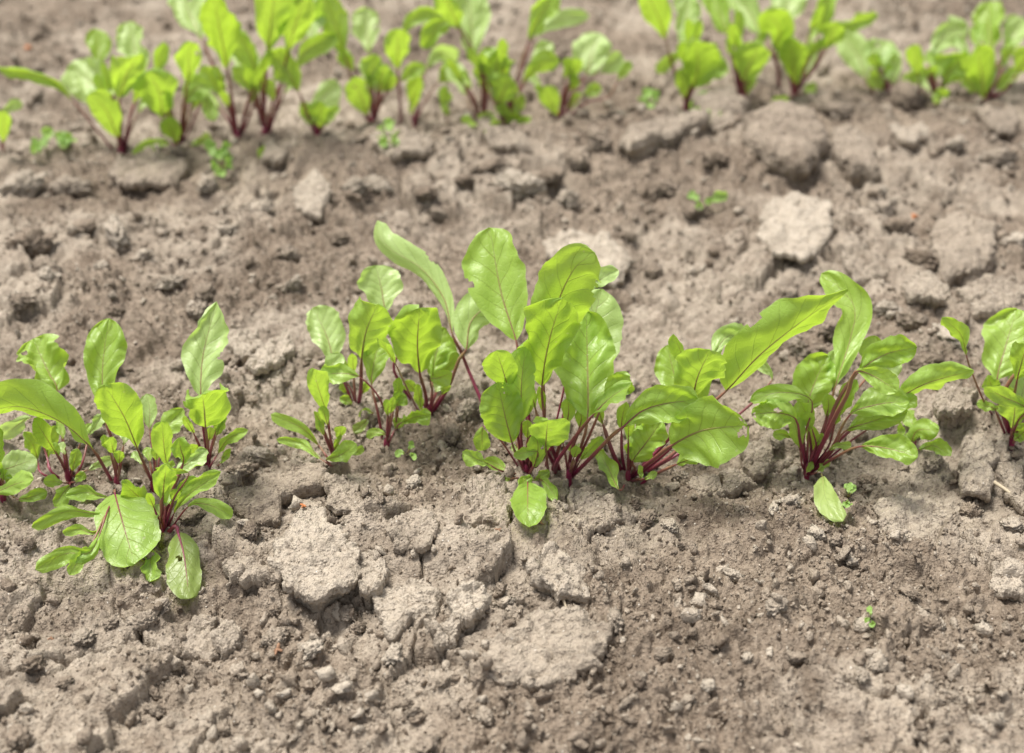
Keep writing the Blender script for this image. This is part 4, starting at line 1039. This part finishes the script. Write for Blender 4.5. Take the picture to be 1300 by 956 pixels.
# ---- weeds: tiny seedlings between and beside the rows
WEEDS = [
 ('pale green weed seedling with several small leaves below the tall back row beet', (282,216), [(-20,-32,14),(-8,-22,12),(8,-20,13),(-12,0,13),(12,-4,13),(0,10,12),(6,-32,10)]),
 ('pale green weed seedling below the narrow fan beet of the back row', (495,182), [(-2,-28,13),(-16,-10,13),(16,-6,13),(-10,6,11),(4,-14,11),(9,4,10)]),
 ('small two leaved seedling alone in the soil between the rows', (893,264), [(-18,-14,10),(28,-12,14),(-6,4,9),(10,-4,8)]),
 ('low spreading weed at the foot of the back row', (895,136), [(-18,4,13),(16,-2,13),(-8,-14,12),(8,-16,12),(0,10,12),(-14,12,10),(18,10,10)]),
 ('faint seedling beside the tiny beet at the row end', (58,196), [(-18,-4,16),(4,-30,12),(-6,-14,9)]),
 ('thin stalked seedling left of the first full back row beet', (78,196), [(12,-22,15),(-6,-24,11),(4,-10,8)]),
 ('round leaved seedling beside the low spreading back row beet', (825,131), [(-8,-6,17),(10,-4,15),(0,8,10)]),
 ('minute green seedling below the thin beet with the flag leaf', (517,577), [(-14,4,7),(8,-10,8),(10,8,6)]),
 ('minute pale seedling beside the fallen yellow leaf', (1077,636), [(0,-18,9),(-3,10,9),(9,-16,6)]),
 ('minute green seedling in the bare crumbly soil', (1106,790), [(-4,-16,6),(2,8,6),(-8,2,5)]),
]
for lab, b, lv in WEEDS:
    add_plant('weed_seedling', lab, 'weed', 'weed seedlings', b,
              [('n', [], [(b[0] + dx * .3, b[1] + dy * .35 - 3), (b[0] + dx * .7, b[1] + dy * .75 - 5), (b[0] + dx * 1.1, b[1] + dy * 1.1 - 2)], wd * 1.45, {'z': 1.1, 'sr': 1.3, 'pf': 'c'}) for dx, dy, wd in lv], True)

# ---- a fallen seed leaf and dry scraps on the soil
add_plant('fallen_leaf', 'fallen pale green seed leaf lying below the bitten leaf beet', 'leaf', 'fallen leaves', (1043, 602),
          [('g', [], [(1044,605),(1049,634),(1070,662)], 30, {'pf':'c','z':1.0,'m':M_YEL,'r':0})], True)
def scrap_material(name, c):
    m, t, nd, lk, bs = new_mat(name)
    pos = N(t, 'ShaderNodeTexCoord').outputs['Object']
    nz = N(t, 'ShaderNodeTexNoise', i_Scale=400.0, i_Detail=3.0); lk.new(pos, nz.inputs['Vector'])
    lk.new(mixc(t, nz.outputs['Fac'], c, tuple(k * .55 for k in c)), bs.inputs['Base Color'])
    bs.inputs['Roughness'].default_value = .8
    return m
M_SCRAP, M_ORANGE, M_STRAW = scrap_material('dry_scrap', (.36, .20, .12)), scrap_material('orange_scrap', (.55, .20, .07)), scrap_material('straw', (.62, .52, .38))
def scrap(px, py, size, mat, label, spikes=5):
    p = ground_at(px, py)
    rad = size / 2 / FPX * np.linalg.norm(p - CAM)
    n = spikes * 6
    th = np.linspace(0, 2 * pi, n, endpoint=False)
    rr = rad * (.62 + .38 * np.cos(th * spikes) + RNG.normal(0, .08, n))
    rings = []
    for f, z in ((.01, .35), (.5, .30), (.9, .12), (1, 0), (.9, -.10), (.5, .12), (.01, .16)):
        rings.append(np.stack([rr * f * np.cos(th), rr * f * np.sin(th) * .7, rad * (z + .25 * f * np.sin(th * 2 + 1))], 1))
    me = mesh_from('scrap', np.concatenate(rings), grid_quads(7, n, True), mat)
    o = link('dry_scrap', me, loc=(p[0], p[1], soil_z(p[0], p[1]) + rad * .35))
    o.rotation_euler = (random.uniform(-.3, .3), random.uniform(-.3, .3), random.uniform(0, 6))
    o['label'] = label; o['category'] = 'dry scrap'; o['group'] = 'dry plant scraps on the soil'
scrap(683, 674, 17, M_SCRAP, 'star shaped brown dry scrap at the tip of the oval leaf')
scrap(386, 650, 12, M_ORANGE, 'small orange dry scrap behind the broad pale slab')
scrap(1160, 277, 14, M_ORANGE, 'orange dry scrap right of the whitish rounded slab', 3)
scrap(37, 66, 16, M_ORANGE, 'pale orange scrap behind the first back row beet', 3)
scrap(730, 306, 10, M_ORANGE, 'orange scrap on the whitish slab behind the largest beet', 3)
scrap(633, 697, 11, M_SCRAP, 'brown dry scrap left of the angular crust block with root', 3)
scrap(355, 845, 18, M_SCRAP, 'reddish dry scrap far in front of the purple veined leaf', 4)
scrap(66, 820, 10, M_SCRAP, 'rusty dry scrap left in the fine dark soil', 3)
scrap(732, 630, 8, M_SCRAP, 'tiny red dry scrap beside the low brown crust slab', 3)
def straw(pts, rpx, label):
    P = np.array([ground_at(a, b, .006) for a, b in pts])
    C, _ = resample(catmull(P, 10), 16)
    Tn = unit(np.gradient(C, axis=0)); e1 = unit(np.cross(Tn, [0, 0, 1.0])); e2 = np.cross(Tn, e1)
    th = np.linspace(0, 2 * pi, 6, endpoint=False)
    r = rpx / FPX * .9 * np.linspace(1, .5, 16)
    V = C[:, None, :] + r[:, None, None] * (np.cos(th)[None, :, None] * e1[:, None] + np.sin(th)[None, :, None] * e2[:, None])
    o = link('dry_straw', mesh_from('straw', V.reshape(-1, 3) - C[0], grid_quads(16, 6, True), M_STRAW), loc=C[0])
    o['label'] = label; o['category'] = 'straw'; o['group'] = 'dry root threads and straws'
straw([(1262,612),(1280,624),(1300,640)], 2.6, 'pale dry stem sticking out below the grey crust block')
straw([(712,755),(717,766),(720,778)], 2.0, 'short pale root thread hanging from the angular crust block')
